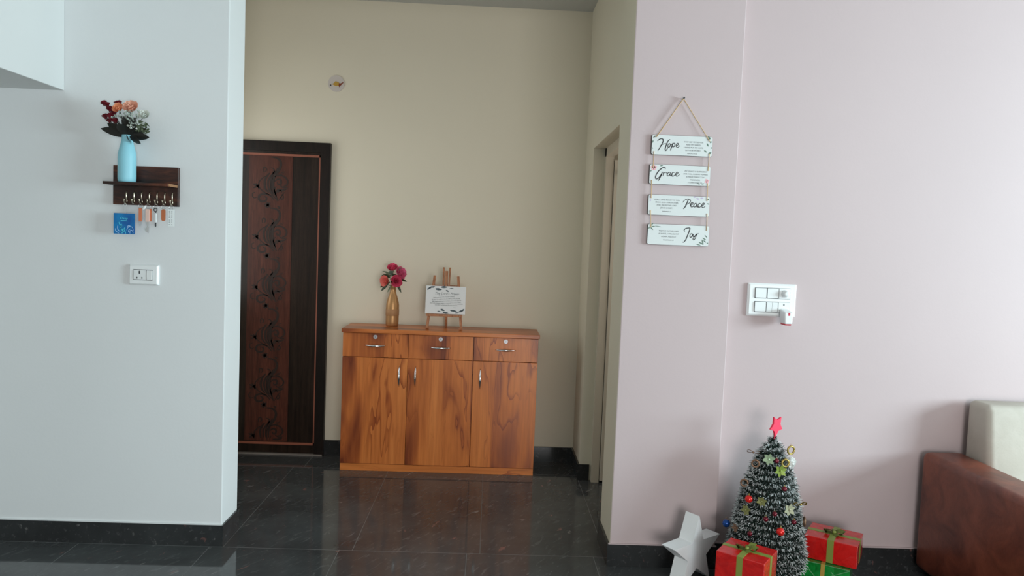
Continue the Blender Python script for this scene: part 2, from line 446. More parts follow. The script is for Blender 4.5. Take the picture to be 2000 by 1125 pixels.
for (a, b, c, d) in ((0.25, 2.35, 0.12, 0.17), (0.25, 2.35, 2.05, 2.1), (0.25, 0.30, 0.17, 2.05), (2.30, 2.35, 0.17, 2.05), (1.275, 1.325, 0.17, 2.05)):
    vbox(wf, a, b, -2.58, -2.53, c, d)
struct('window_2', wf, M_plastic)
def added_window(name, x, y0, y1, z0, z1):
    wf = bmesh.new()
    for (a, b, c, d) in ((y0, y1, z0, z0 + .04), (y0, y1, z1 - .04, z1), (y0, y0 + .04, z0 + .04, z1 - .04), (y1 - .04, y1, z0 + .04, z1 - .04)):
        vbox(wf, x, x + .05, a, b, c, d)
    struct(name, wf, M_plastic)
added_window('added_window_3', -1.92, 3.6, 4.5, .95, 2.15)  # unseen frame added around the passage fill light
added_window('added_window_4', 1.58, 3.65, 4.25, 1.05, 2.15)  # unseen frame added around the side room fill light
# room beyond the right-hand doorway
bm = bmesh.new(); vbox(bm, 1.55, 1.65, 3.44, 3.65, 0, CH); vbox(bm, 1.55, 1.65, 4.25, 4.70, 0, CH)
vbox(bm, 1.55, 1.65, 3.65, 4.25, 0, 1.05); vbox(bm, 1.55, 1.65, 3.65, 4.25, 2.15, CH)
struct('wall_side_room', bm, M_cream)

# skirtings (dark granite, 10 cm)
def skirt(name, boxes):
    bm = bmesh.new()
    for b in boxes: vbox(bm, *b)
    return struct(name, bm, M_skirt)
skirt('baseboard_left', [(-2.9, -1.183, 3.250, 3.262, 0, 0.097), (-1.192, -1.1815, 3.2508, 3.465, 0, 0.0975)])
skirt('baseboard_back', [(-1.055, 0.595, 4.686, 4.702, 0, 0.1), (-1.80, -1.62, 4.686, 4.702, 0, 0.1)])
skirt('baseboard_passage_right', [(0.583, 0.596, 4.338, 4.69, 0, 0.1), (0.5835, 0.655, 4.334, 4.347, 0, 0.0995)])
skirt('baseboard_pillar', [(0.576, 1.075, 3.150, 3.162, 0, 0.101), (0.5765, 0.590, 3.1508, 3.446, 0, 0.1005)])
skirt('baseboard_right', [(1.07, 5.6, 3.193, 3.207, 0, 0.101)])
# plaster lip over the skirtings
for i, b in enumerate(((-2.9, -1.187, 3.2535, 3.261, 0.097, 0.1015), (0.5805, 1.075, 3.1535, 3.161, 0.101, 0.1055), (1.07, 5.6, 3.1965, 3.206, 0.101, 0.106))):
    bm = bmesh.new(); vbox(bm, *b); struct('trim_%d' % (i + 3), bm, [M_white, M_pink, M_pink][i])

# ------------------------------------------------------------------ door_1: dark carved door on the back wall
def frame_bm(x0, x1, z1, w, y0, y1, z0=0.0):
    bm = bmesh.new(); vbox(bm, x0, x0 + w, y0, y1, z0, z1); vbox(bm, x1 - w, x1, y0, y1, z0, z1); vbox(bm, x0 + w, x1 - w, y0, y1, z1 - w, z1)
    return bm
DX0, DX1, DZ = -1.99, -1.052, 2.036
dr = link(bpy.data.objects.new('door_1', None)); dr.location = (-1.52, 4.69, 0); dr['kind'] = 'structure'
dr['label'] = 'dark brown door with a reddish floral band'
def dobj(name, bm, m, parent=dr, label=None):
    bmesh.ops.translate(bm, verts=bm.verts, vec=-dr.location)
    return obj(name, bm, m, parent, label=label)
dobj('door_frame', frame_bm(DX0, DX1, DZ, 0.062, 4.665, 4.705), M_doorfr)
slab = dobj('door_panel', bxbm(-1.93, -1.114, 4.677, 4.700, 0.012, 1.974), M_doorslab)
def dsub(name, bm, m, label=None):
    bmesh.ops.translate(bm, verts=bm.verts, vec=-dr.location)
    return obj(name, bm, m, slab, label=label)
dsub('reddish_band', bxbm(-1.568, -1.291, 4.674, 4.680, 0.087, 1.945), M_doorband, 'reddish brown vertical band')
bd = bmesh.new()
for b in ((-1.90, -1.109, 4.670, 4.680, 1.942, 1.956), (-1.90, -1.109, 4.670, 4.680, 0.067, 0.082), (-1.123, -1.109, 4.670, 4.680, 0.067, 1.956), (-1.90, -1.886, 4.670, 4.680, 0.067, 1.956)):
    vbox(bd, *b)
dsub('beading', bd, M_bead, 'thin copper line inset along the door edge')
strokes = [
 ([(265,195),(315,200),(350,230),(355,275),(335,325),(300,375),(288,430),(290,500),(308,560),(330,625)],17),
 ([(300,385),(345,368),(395,385),(424,425),(412,465),(380,482)],11),
 ([(300,432),(330,408),(358,420),(358,452),(335,460),(324,440)],13),
 ([(302,330),(262,380),(238,430),(242,500),(272,555),(312,605)],12),
 ([(250,350),(217,400),(205,450),(215,510),(250,552)],14),
 ([(225,378),(180,408),(150,450),(156,500),(200,542),(262,572)],8),
 ([(300,620),(262,576),(205,560),(162,575),(152,610),(178,636),(218,628),(226,598),(202,585)],14),
 ([(95,465),(135,482),(152,505)],13), ([(100,505),(130,490),(155,470)],12), ([(120,455),(140,480),(150,520)],8),
 ([(312,560),(330,515),(378,517),(420,500)],13), ([(330,545),(352,520),(372,540)],9), ([(350,470),(385,492),(425,488)],8),
 ([(190,345),(190,305),(212,300),(220,325),(203,342)],8), ([(262,300),(290,312),(290,345),(262,420),(262,500),(285,560)],9),
 ([(118,545),(92,560),(92,590),(112,605),(132,595)],7), ([(370,560),(388,585),(370,608),(360,585)],8),
 ([(230,640),(240,670),(232,700)],15), ([(205,665),(240,668),(262,690)],15), ([(262,645),(240,668),(215,690)],12),
 ([(330,680),(352,690),(340,705)],10), ([(360,345),(395,335)],10), ([(350,360),(385,352)],9), ([(325,300),(300,345),(275,345)],9),
 ([(280,400),(268,450),(275,520),(300,570)],8), ([(315,480),(300,520),(318,580)],9), ([(340,625),(375,560),(400,535)],6)]
S = 0.325 / 505.0     # zoom units to metres
for k in range(6):
    bm = bmesh.new(); zc = 1.845 - 0.325 * k
    if k == 5: pass
    for pts, w in strokes:
        P = [(-1.430 + (x - 262) * S * 1.04, zc + (330 - y) * S + 0.0) for x, y in pts]
        P = [p for p in P if 0.095 < p[1] < 1.938]
        if len(P) > 1: ribbon(bm, P, w * S * 1.5, 4.6742, 0.0012, 0.3)
    if len(bm.verts): dsub('floral_motif', bm, M_motif, 'black scrolling flower motif')
    else: bm.free()
# stray partial motif at the top of the band
bm = bmesh.new(); zc = 1.845 + 0.325
for pts, w in strokes:
    P = [(-1.430 + (x - 262) * S * 1.04, zc + (330 - y) * S) for x, y in pts]
    P = [p for p in P if p[1] < 1.938]
    if len(P) > 1: ribbon(bm, P, w * S * 1.5, 4.6742, 0.0012, 0.3)
dsub('floral_motif', bm, M_motif, 'bottom of a black flower motif cut by the door top')
bm = bmesh.new(); vbox(bm, -1.93, -1.06, 4.66, 4.70, 0.0, 0.010)
dobj('threshold', bm, mat('pale_threshold_strip', (0.20, 0.17, 0.15), 0.4))

# ------------------------------------------------------------------ door_2: cream doorway in the passage's right wall
d2 = link(bpy.data.objects.new('door_2', None)); d2.location = (0.66, 4.3, 0); d2['kind'] = 'structure'; d2['label'] = 'cream painted doorway with its leaf standing open'
bm = bmesh.new()
vbox(bm, 0.665, 0.712, 4.300, 4.345, 0, 2.035)          # hinge jamb
vbox(bm, 0.665, 0.712, 3.44, 4.345, 1.985, 2.035)       # head
bmesh.ops.translate(bm, verts=bm.verts, vec=-d2.location)
obj('door_frame', bm, M_frame, d2)
bm = bxbm(0.716, 1.50, 4.292, 4.325, 0.012, 1.965, 0.003)
bmesh.ops.translate(bm, verts=bm.verts, vec=-d2.location)
leaf = obj('door_leaf', bm, M_frame, d2)
bm = bmesh.new(); tube(bm, [(0.735, 4.28, 1.885), (1.0, 4.28, 1.885)], 0.009, 10); vbox(bm, 0.76, 0.775, 4.275, 4.293, 1.87, 1.90); vbox(bm, 0.95, 0.965, 4.275, 4.293, 1.87, 1.90)
bmesh.ops.translate(bm, verts=bm.verts, vec=-d2.location)
obj('tube_glint_rail', bm, M_plastic, d2, label='short white rail standing in for a tube light reflection near the top of the leaf')  # white rod modelled in place of a tube light's reflection on the leaf

# ------------------------------------------------------------------ cabinet
CAB = thing('sideboard_cabinet', 'orange walnut laminate cabinet with three drawers above three doors against back wall', 'cabinet', (-0.287, 4.54, 0))
def cobj(name, bm, m, parent=CAB, label=None):
    bmesh.ops.translate(bm, verts=bm.verts, vec=Vector((0.287, -4.54, 0)))
    return obj(name, bm, m, parent, label=label)
CX = (-0.888, -0.487, -0.087, 0.314); CF = 4.392
bm = bmesh.new()
vbox(bm, CX[0], CX[0] + .018, CF + .02, 4.665, 0.0, 0.862); vbox(bm, CX[3] - .018, CX[3], CF + .02, 4.665, 0.0, 0.862)
vbox(bm, CX[0] + .018, CX[3] - .018, 4.655, 4.665, 0.045, 0.862)
vbox(bm, CX[0] + .018, CX[3] - .018, CF + .02, 4.655, 0.045, 0.062)
for x in CX[1:3]: vbox(bm, x - .008, x + .008, CF + .02, 4.655, 0.062, 0.862)
cobj('carcass', bm, M_lam[0])
cobj('inner_shadow_panel', bxbm(CX[0] + .02, CX[3] - .02, CF + .022, CF + .026, 0.05, 0.86), M_dark, label='dark panel painted as the shade between the fronts')  # near-black sheet puts the shade of the gaps into colour
cobj('plinth', bxbm(CX[0] + 0.001, CX[3] - .001, CF + .004, CF + .02, 0.0, 0.043, 0.001), M_lamh)
cobj('cabinet_top', bxbm(CX[0] - .006, CX[3] + .006, CF - .016, 4.684, 0.862, 0.886, 0.002), M_lamh)
def bow_handle(parent, c, d, Ls):
    """slim bow handle; d is 'x' or 'z'"""
    bm = bmesh.new(); n = 13; pts = []; rad = []
    for i in range(n):
        s = i / (n - 1) * 2 - 1; off = 0.024 * (1 - s * s * 0.9)
        p = [0, -off, 0]; p[0 if d == 'x' else 2] = s * Ls / 2; pts.append(p); rad.append(0.0022 + 0.0055 * (1 - abs(s)) ** 0.8)
    tube(bm, pts, rad, 10)
    for s in (-0.62, 0.62):
        p = [0, 0.0, 0]; p[0 if d == 'x' else 2] = s * Ls / 2; q = list(p); q[1] = -0.018; tube(bm, [p, q], 0.003, 8)
    bmesh.ops.translate(bm, verts=bm.verts, vec=c)
    return cobj('handle', bm, M_chrome, parent, 'chrome bow handle')
def lock(parent, c):
    bm = bmesh.new()
    n = 24
    def ring(r, y0, y1):
        a = [bm.verts.new((c[0] + r * math.cos(2 * PI * k / n), y0, c[2] + r * math.sin(2 * PI * k / n))) for k in range(n)]
        b = [bm.verts.new((v.co.x, y1, v.co.z)) for v in a]
        bm.faces.new(a); bm.faces.new(b)
        for k in range(n): bm.faces.new((a[k], a[(k + 1) % n], b[(k + 1) % n], b[k]))
    ring(0.0125, c[1], c[1] - 0.003); ring(0.0085, c[1] - 0.003, c[1] - 0.007)
    cobj('lock', bm, M_lock, parent, 'round chrome lock')
    cobj('keyhole', bxbm(c[0] - 0.001, c[0] + 0.001, c[1] - 0.0078, c[1] - 0.0068, c[2] - 0.005, c[2] + 0.005), M_slot, parent)
for i in range(3):
    a, b = CX[i] + 0.0012, CX[i + 1] - 0.0012
    if i == 2: a += 0.003
    d = cobj('drawer', bxbm(a, b, CF, CF + .018, 0.7125, 0.859, 0.001), M_lam[(i + 1) % 3])
    xc = (-0.689, -0.289, 0.112)[i]
    bow_handle(d, (xc, CF, 0.785), 'x', 0.125); lock(d, (xc, CF, 0.838))
    dd = cobj('cabinet_door', bxbm(a, b, CF, CF + .018, 0.046, 0.7095, 0.001), M_lam[i])
    bow_handle(dd, ((-0.536, -0.437, -0.038)[i], CF, 0.60), 'z', 0.125)

# ------------------------------------------------------------------ flower helpers
def petal(bm, c, out, upv, L_, W, cup, mi=0):
    """a cupped petal from c going along out, bending towards upv"""
    out = out.normalized(); side = out.cross(upv).normalized(); up_ = upv.normalized()
    rows = []
    for i in range(4):
        s = i / 3; w = W * (0.35, 0.9, 1.0, 0.55)[i] * 0.5
        base = c + out * (L_ * s * (1 - 0.25 * s)) + up_ * (cup * L_ * s * s)
        rows.append([bm.verts.new(base - side * w + up_ * (w * 0.45)), bm.verts.new(base), bm.verts.new(base + side * w + up_ * (w * 0.45))])
    for a, b in zip(rows, rows[1:]):
        for k in (0, 1):
            f = bm.faces.new((a[k], a[k + 1], b[k + 1], b[k])); f.smooth = True; f.material_index = mi
def blossom(bm, c, r, nrm, rings=3, mi=0):
    c = Vector(c); nrm = Vector(nrm).normalized()
    a = nrm.cross(Vector((0.31, 0.2, 0.9))).normalized(); b = nrm.cross(a)
    for k in range(rings):
        n = 3 + 2 * k + (1 if rings > 2 else 2); tilt = 0.12 + 0.88 * ((k + 0.4) / rings)
        for j in range(n):
            th = 2 * PI * (j + 0.5 * (k % 2) + random.uniform(-.12, .12)) / n
            rad = a * math.cos(th) + b * math.sin(th)
            out = rad * tilt + nrm * (1.15 - tilt)
            L_ = r * (0.75 + 0.35 * tilt) * random.uniform(.9, 1.08)
            petal(bm, c - nrm * r * 0.25 + rad * r * 0.06 * k, out, nrm - rad * 0.15, L_, r * (0.62 + .12 * k), 0.35, mi)
def leaf3d(bm, c, d, L_, W, droop=0.2, mi=0, fold=0.25):
    c = Vector(c); d = Vector(d).normalized(); side = d.cross(Vector((random.uniform(-.3, .3), 1, random.uniform(.1, .7))))
    if side.length < 0.1: side = Vector((1, 0, 0))
    side.normalize(); nn = side.cross(d)
    rows = []
    for i in range(6):
        s = i / 5; w = W * 0.5 * math.sin(PI * min(0.04 + s * 0.95, 0.985)) ** 0.8
        p = c + d * L_ * s - Vector((0, 0, 1)) * droop * L_ * s * s
        rows.append([bm.verts.new(p - side * w + nn * w * fold), bm.verts.new(p), bm.verts.new(p + side * w + nn * w * fold)])
    for a, b in zip(rows, rows[1:]):
        for k in (0, 1):
            f = bm.faces.new((a[k], a[k + 1], b[k + 1], b[k])); f.smooth = True; f.material_index = mi

# gold bottle vase on the cabinet
ZT = 0.886
gx, gy = -0.616, 4.585
GV = thing('bottle_vase', 'gold painted glass bottle vase standing on the orange cabinet', 'vase', (gx, gy, ZT))
prof = [(0, 0), (.036, 0), (.040, .006), (.041, .03), (.0415, .10), (.041, .135), (.038, .155), (.031, .18), (.023, .205), (.0185, .222), (.0175, .245), (.0195, .248), (.0195, .262), (.017, .264), (.0145, .262), (.0145, .21), (0, .205)]
bm = bmesh.new(); lathe(bm, prof, 40); obj('bottle', bm, M_gold, GV)
bm = bmesh.new(); lathe(bm, [(.0415, .068), (.0424, .070), (.0424, .108), (.0412, .110)], 40); obj('band', bm, M_goldband, GV, label='matte brown gold band round the bottle')
BQ = thing('flower_bouquet', 'bunch of pink and coral flowers in the gold bottle vase', 'flowers', (gx, gy, ZT + 0.2))
sites = [((-.004, -.02, .168), .030, M_pinkp, (-.1, -.6, .8), 'pink rose at the top'), ((.042, -.015, .140), .034, M_pinkp2, (.6, -.6, .4), 'hot pink rose at the right'), ((-.044, -.030, .088), .030, M_coralp, (-.5, -.8, .1), 'coral rose at the lower left'), ((.022, -.038, .090), .033, M_pinkp, (.3, -.9, .1), 'pink rose at the lower right'), ((.05, .0, .118), .022, M_pinkp2, (.8, -.2, .2), None)]
stem = bmesh.new()
for (p, r, m, n, lab) in sites:
    bm = bmesh.new(); blossom(bm, p, r * 1.3, n, 4 if r > .025 else 3); obj('blossom', bm, m, BQ, label=lab)
    tube(stem, smooth_path([(0, 0, -.02), (p[0] * .12, p[1] * .15, .05), (p[0] * .6, p[1] * .6, p[2] * .7), p], 3), 0.0016, 6)
obj('stem', stem, M_leafg, BQ)
bm = bmesh.new()
for (c, d, l, w) in (((-.02, -.01, .08), (-.7, -.2, -.25), .065, .026), ((-.02, -.01, .11), (-.7, -.3, .35), .06, .026), ((.02, -.01, .07), (.45, -.3, -.5), .06, .022), ((.03, -.01, .1), (.9, -.2, .0), .06, .02), ((0, -.01, .08), (0, -.6, .2), .05, .03), ((-.03, -.02, .07), (-.8, -.1, -.7), .055, .02), ((.0, -.03, .12), (.3, -.6, .4), .05, .03), ((-.01, 0, .12), (-.3, .3, .7), .05, .03), ((-.01, -.03, .10), (.1, -.8, -.2), .04, .03)):
    bm = bmesh.new(); leaf3d(bm, c, d, l, w); obj('leaf', bm, M_leafg, BQ)
bm = bmesh.new()
for (c, d, l, w) in (((-.02, 0, .13), (-.7, -.1, .4), .06, .012), ((-.02, -.02, .12), (-.6, -.3, .7), .05, .012), ((.04, 0, .13), (.8, 0, .4), .045, .012), ((-.01, -.035, .115), (-.3, -.7, .5), .04, .014), ((-.01, -.02, .06), (-.4, -.4, -.7), .045, .01), ((0, 0, .14), (-.2, -.3, .9), .04, .01), ((.03, -.02, .15), (.5, -.2, .8), .045, .01)):
    bm = bmesh.new(); leaf3d(bm, c, d, l, w); obj('leaf', bm, M_leafl, BQ, label='dusty green narrow leaf')

# easel with prayer board
EZ = thing('table_easel', 'small wooden tabletop easel standing on the orange cabinet', 'easel', (-0.276, 4.575, ZT), math.radians(-2))
lean = 0.16
def bar(p, q, w, t):
    """a rectangular slat from p to q, w wide in x, t thick"""
    p = Vector(p); q = Vector(q); d = (q - p).normalized(); s = Vector((1, 0, 0)); s = (s - d * s.dot(d)).normalized(); n = d.cross(s)
    bm = bmesh.new(); vs = []
    for P in (p, q):
        vs.append([bm.verts.new(P + s * a * w / 2 + n * b * t / 2) for a, b in ((-1, -1), (1, -1), (1, 1), (-1, 1))])
    for k in range(4): bm.faces.new((vs[0][k], vs[0][(k + 1) % 4], vs[1][(k + 1) % 4], vs[1][k]))
    bm.faces.new(vs[0]); bm.faces.new(vs[1]); bevel(bm, 0.001, 1); return bm
for s in (-1, 1):
    obj('leg', bar((s * .108, -.075, 0.001), (s * .074, -.02, .335), .016, .012), M_easel, EZ)
    bm = bmesh.new(); bmesh.ops.create_cube(bm, size=1); bmesh.ops.scale(bm, vec=(.02, .022, .014), verts=bm.verts); bevel(bm, .002, 1)
    obj('foot_block', bm, M_easel, EZ, (s * .104, -.080, .0085))
for s in (-1, 1):
    obj('upright', bar((s * .0155, -.055, .085), (s * .0195, -.008, .388), .011, .012), M_easel, EZ)
obj('mast', bar((0, -.052, .085), (0, -.012, .366), .018, .008), M_easel, EZ)
obj('rear_leg', bar((0, .060, .001), (0, -.012, .33), .016, .010), M_easel, EZ)
obj('ledge', bxbm(-.112, .112, -.098, -.056, .083, .097, .001, 1), M_easel, EZ)
bm = bxbm(-.082, .082, -.018, -.008, .262, .276, .001, 1); obj('crossbar', bm, M_easel, EZ)
PB = thing('prayer_board', "white printed board reading The Lord's Prayer resting on the small easel", 'sign', (-0.276, 4.505, ZT + 0.0975), rot=(-0.14, 0, math.radians(-2)))
W2, H2 = 0.126, 0.176
pbm = bxbm(-W2, W2, 0, .006, 0, H2, .0006, 1)
text_mesh('title', [("The Lord's Prayer", .006, .128, .021)], M_greyink, PB, -.0004, 0.35)
ls = ["Our Father who art in heaven,", "hallowed be thy name, thy kingdom come, thy will", "be done on earth as it is in heaven. Give us this day our", "daily bread and forgive us our trespasses as we forgive", "those who trespass against us, and lead us not into temptation", "but deliver us from evil. For ever and ever."]
text_mesh('prayer_text', [(s, .006, .111 - i * .0112, .0082) for i, s in enumerate(ls)] + [("Amen", .06, .041, .007)], M_ink, PB, -.0004)
bm = pbm
for (x, z, l, w, a) in ((-.112, .155, .03, .012, .6), (-.095, .165, .026, .01, .2), (-.07, .156, .045, .014, -.08), (-.035, .168, .045, .013, .05), (-.002, .150, .022, .009, -.4), (.02, .160, .028, .006, .1), (-.118, .148, .016, .010, .9),
                        (-.03, .030, .03, .012, -.35), (.03, .024, .045, .012, -.1), (-.015, .010, .04, .012, -.12), (.085, .016, .035, .012, .35), (.105, .022, .022, .009, .8), (-.05, .016, .022, .006, 0), (.06, .008, .03, .008, .1)):
    leafprint(bm, x, z, l, w, a, 0.0, mi=1)
obj('board', bm, [mat('white_prayer_board_print', (0.80, 0.80, 0.80), 0.45), M_blueink], PB)

# ------------------------------------------------------------------ small round fish sticker / plate high on back wall
FS = thing('round_cover_plate', 'small white round cover plate high on the back wall with a fish on it', 'cover plate', (-1.033, 4.700, 2.420))
bm = bmesh.new(); n = 36
R_ = 0.052
def disc(bm, r, y0, y1, n=36, cx=0, cz=0, mi=0):
    a = [bm.verts.new((cx + r * math.cos(2 * PI * k / n), y0, cz + r * math.sin(2 * PI * k / n))) for k in range(n)]
    b = [bm.verts.new((v.co.x, y1, v.co.z)) for v in a]
    bm.faces.new(a).material_index = mi; bm.faces.new(b[::-1]).material_index = mi
    for k in range(n): bm.faces.new((a[k], a[(k + 1) % n], b[(k + 1) % n], b[k])).material_index = mi
disc(bm, R_, -.005, 0); obj('plate', bm, mat('offwhite_plate', (0.60, 0.54, 0.50), 0.4), FS)
bm = bmesh.new(); prism(bm, [(-.024, -.006), (-.014, .002), (-.004, .014), (.018, .006), (.022, -.002), (.016, -.014), (-.004, -.016)], -.0085, -.005)
obj('fish_body', bm, mat('yellow_ochre_fish', (0.48, 0.28, 0.04), 0.5), FS, label='yellow ochre fish body')
bm = bmesh.new(); prism(bm, [(.018, .002), (.024, -.002), (.044, .010), (.046, .007), (.030, -.010), (.020, -.022), (.016, -.014)], -.009, -.005)
obj('fish_tail', bm, mat('rust_fish_tail', (0.22, 0.04, 0.01), 0.5), FS, label='rust red fish tail')
bm = bmesh.new(); disc(bm, .0042, -.009, -.005, 16, -.035, -.012); obj('black_dot', bm, M_ink, FS)

# ------------------------------------------------------------------ key rack on the left wall
KR = thing('key_rack', 'dark wooden wall shelf with seven key hooks on the left wall', 'key rack', (-1.54, 3.26, 1.55))
bm = bxbm(-.142, .142, -.018, 0, -.005, .167, .001, 1); obj('back_board', bm, M_rack, KR)
bm = bxbm(-.142, .137, -.105, -.018, .078, .090, .001, 1); obj('shelf', bm, M_rack, KR)
obj('shelf_end', bxbm(.1371, .1400, -.104, -.019, .0785, .0895), M_rackend, KR, label='paler wood at the shelf end')
HX = [-1.622 + .0333 * i for i in range(7)]
for i, hx in enumerate(HX):
    x = hx + 1.54 + .004
    bm = bmesh.new()
    tube(bm, smooth_path([(x, -.020, .056), (x, -.027, .050), (x, -.030, .035), (x, -.027, .020), (x, -.028, .010)], 3), [.0022, .0035, .0038, .0036, .0030] + [.003] * 8, 8) if False else None
    tube(bm, smooth_path([(x, -.018, .055), (x, -.026, .054), (x, -.030, .042), (x, -.029, .026), (x, -.024, .014), (x, -.026, .004), (x, -.037, .001), (x, -.046, .007), (x, -.050, .016)], 3), .0026, 8)
    sphere(bm, (x, -.050, .018), .0043, 10)
    obj('hook', bm, M_brass, KR)
def ringmesh(bm, c, r, t, ax='x', n=20):
    pts = []
    for k in range(n + 1):
        a = 2 * PI * k / n
        d = {'x': (0, r * math.cos(a), r * math.sin(a)), 'y': (r * math.cos(a), 0, r * math.sin(a)), 'z': (r * math.cos(a), r * math.sin(a), 0)}[ax]
        pts.append((c[0] + d[0], c[1] + d[1], c[2] + d[2]))
    tube(bm, pts, t, 6, caps=False)
def keyset(i, label, cat='keys'):
    t = thing('key_bunch', label, cat, (HX[i] + .004, 3.222, 1.551), group='key bunches hanging from the rack')
    bm = bmesh.new(); ringmesh(bm, (0, 0, -.0105), .0095, .0008, 'y'); obj('split_ring', bm, M_chrome, t); return t
def slab2(x0, x1, y0, y1, z0, z1, r):
    bm = bmesh.new(); prism(bm, roundrect(x0, x1, z0, z1, r), y0, y1); return bm
M_orange = mat('translucent_orange_tag', (0.66, 0.20, 0.10), 0.35)
M_palep = mat('pale_pink_tag', (0.80, 0.56, 0.48), 0.35)
M_rust = mat('rust_orange_tag', (0.50, 0.15, 0.06), 0.4)
def key_blade(t, x, z0, z1, w=.006, m=M_chrome):
    bm = bmesh.new(); prism(bm, [(x - w / 2, z0 + w * .7), (x, z0), (x + w / 2, z0 + w * .7), (x + w / 2, z0 + .4 * (z1 - z0)), (x + w * .3, z0 + .5 * (z1 - z0)), (x + w / 2, z0 + .6 * (z1 - z0)), (x + w / 2, z1), (x - w / 2, z1)], -.001, .001)
    return obj('key', bm, m, t, label='metal key')
k = keyset(2, 'key on a slim coral plastic tag, hanging left of the pale pink one')
obj('tag', slab2(-.007, .006, -.003, .003, -.078, -.018, .005), M_orange, k); key_blade(k, -.001, -.099, -.076)
k = keyset(3, 'longest key bunch with pale pink tag and dangling silver keys')
obj('tag', slab2(-.010, .005, -.004, .002, -.078, -.022, .004), M_palep, k)
obj('tag', slab2(.004, .013, .003, .006, -.076, -.020, .004), M_orange, k, label='coral tag behind')
bm = bmesh.new(); bmesh.ops.create_uvsphere(bm, u_segments=12, v_segments=8, radius=1); bmesh.ops.scale(bm, vec=(.006, .004, .012), verts=bm.verts); bmesh.ops.rotate(bm, verts=bm.verts, cent=(0, 0, 0), matrix=Matrix.Rotation(.7, 3, 'Y'))
obj('white_charm', bm, M_plastic, k, (-.016, -.002, -.016), label='small white charm')
key_blade(k, -.003, -.104, -.076); 
bm = bmesh.new(); prism(bm, [(-.014, -.108), (-.010, -.120), (.002, -.128), (.004, -.100), (-.004, -.098), (-.008, -.108)], -.003, .001); obj('key', bm, M_chrome, k, label='splayed silver key')
k = keyset(4, 'thin black and white stick-shaped key fob')
obj('tag', slab2(-.003, .003, -.003, .003, -.080, -.038, .002), M_plastic, k, label='white stick')
bm = bmesh.new(); ringmesh(bm, (-.002, 0, -.024), .007, .0018, 'y'); tube(bm, [(-.001, 0, -.031), (0, 0, -.04)], .002, 6); obj('black_ring', bm, M_slot, k)
key_blade(k, -.001, -.100, -.079, .006, M_slot)
k = keyset(5, 'rust orange oval key tag hanging on the second hook from the right')
obj('tag', slab2(-.009, .008, -.002, .002, -.072, -.020, .008), M_rust, k)
k = keyset(6, 'long white rectangular key tag printed with grey letters, on the rightmost hook')
wt = obj('tag', slab2(-.013, .014, -.002, .001, -.094, -.019, .001), mat('white_card_tag', (0.86, 0.90, 0.90), 0.45), k)
bm = bmesh.new()
for j in range(15):
    z = -.028 - j * .0042
    for xx, ww in ((-.006, .0032), (.004, .0022)):
        if (j * 7 + int(xx * 1000)) % 5 == 0: continue
        prism(bm, [(xx - ww, z), (xx + ww, z + .0006), (xx + ww * .4, z + .0020), (xx - ww * .8, z + .0016)], -.0026, -.002)
obj('print_marks', bm, M_greyink, k, label='illegible grey printing')
# blue card on the first hook
BC = thing('blue_card', 'square blue pouch card with sea coral print hanging by a thread', 'card', (HX[0] + .003, 3.222, 1.551))
bm = bmesh.new(); ringmesh(bm, (0, 0, -.008), .006, .0006, 'y'); tube(bm, [(0, 0, -.014), (0, 0, -.046)], .0007, 6); obj('thread', bm, M_plastic, BC)
mb = mat('blue_card_print', (0.0, 0.13, 0.45), 0.3)
v = coords(mb); n_ = noise(mb, v, 14, 3); r_ = ramp(mb, [(0.3, (0.003, 0.06, 0.30, 1)), (0.7, (0.0, 0.22, 0.52, 1))]); lk(mb, n_.outputs['Fac'], r_.inputs[0]); lk(mb, r_.outputs[0], bsdf(mb).inputs['Base Color'])
cbm = slab2(-.048, .043, -.003, .001, -.136, -.045, .002)
M_aqua = mat('aqua_print', (0.10, 0.62, 0.80), 0.4); M_pblue = mat('pale_blue_print', (0.35, 0.55, 0.85), 0.4)
cx0 = -.048; cz0 = -.045; u = .091 / 760.   # card picture units (from its photo patch)
def cp(pts): return [(cx0 + (x - 140) * u, cz0 - (y - 220) * u) for x, y in pts]
bm = cbm
for pts, w in (([(335, 545), (360, 620), (430, 680), (400, 760), (470, 860), (480, 960)], 34), ([(425, 610), (440, 680), (400, 720)], 22), ([(560, 730), (520, 800), (570, 900), (585, 970)], 26), ([(380, 740), (440, 800), (560, 810)], 26), ([(430, 960), (480, 900), (540, 880)], 24)):
    ribbon(bm, cp(pts), w * u, -.003, .0004, .4, mi=1)
bm = cbm
for pts, w in (([(290, 680), (290, 790), (330, 860), (390, 890)], 28), ([(205, 780), (220, 870), (280, 920), (340, 960)], 24), ([(640, 700), (700, 670), (790, 700)], 34), ([(620, 840), (660, 740), (740, 700), (830, 730), (860, 860)], 22), ([(740, 960), (740, 860), (800, 830), (850, 900), (840, 960)], 24), ([(680, 900), (700, 820), (760, 780)], 22)):
    ribbon(bm, cp(pts), w * u, -.003, .0004, .4, mi=2)
card = obj('pouch', cbm, [mb, M_aqua, M_pblue], BC)
text_mesh('lettering', [("Okey", cx0 + 365 * u, cz0 - 185 * u, .015)], M_aqua, card, -.0034, .2)
bm = bmesh.new(); prism(bm, cp([(400, 505), (610, 505), (610, 480), (400, 480)]), -.0036, -.003); obj('print_bar', bm, M_aqua, card)

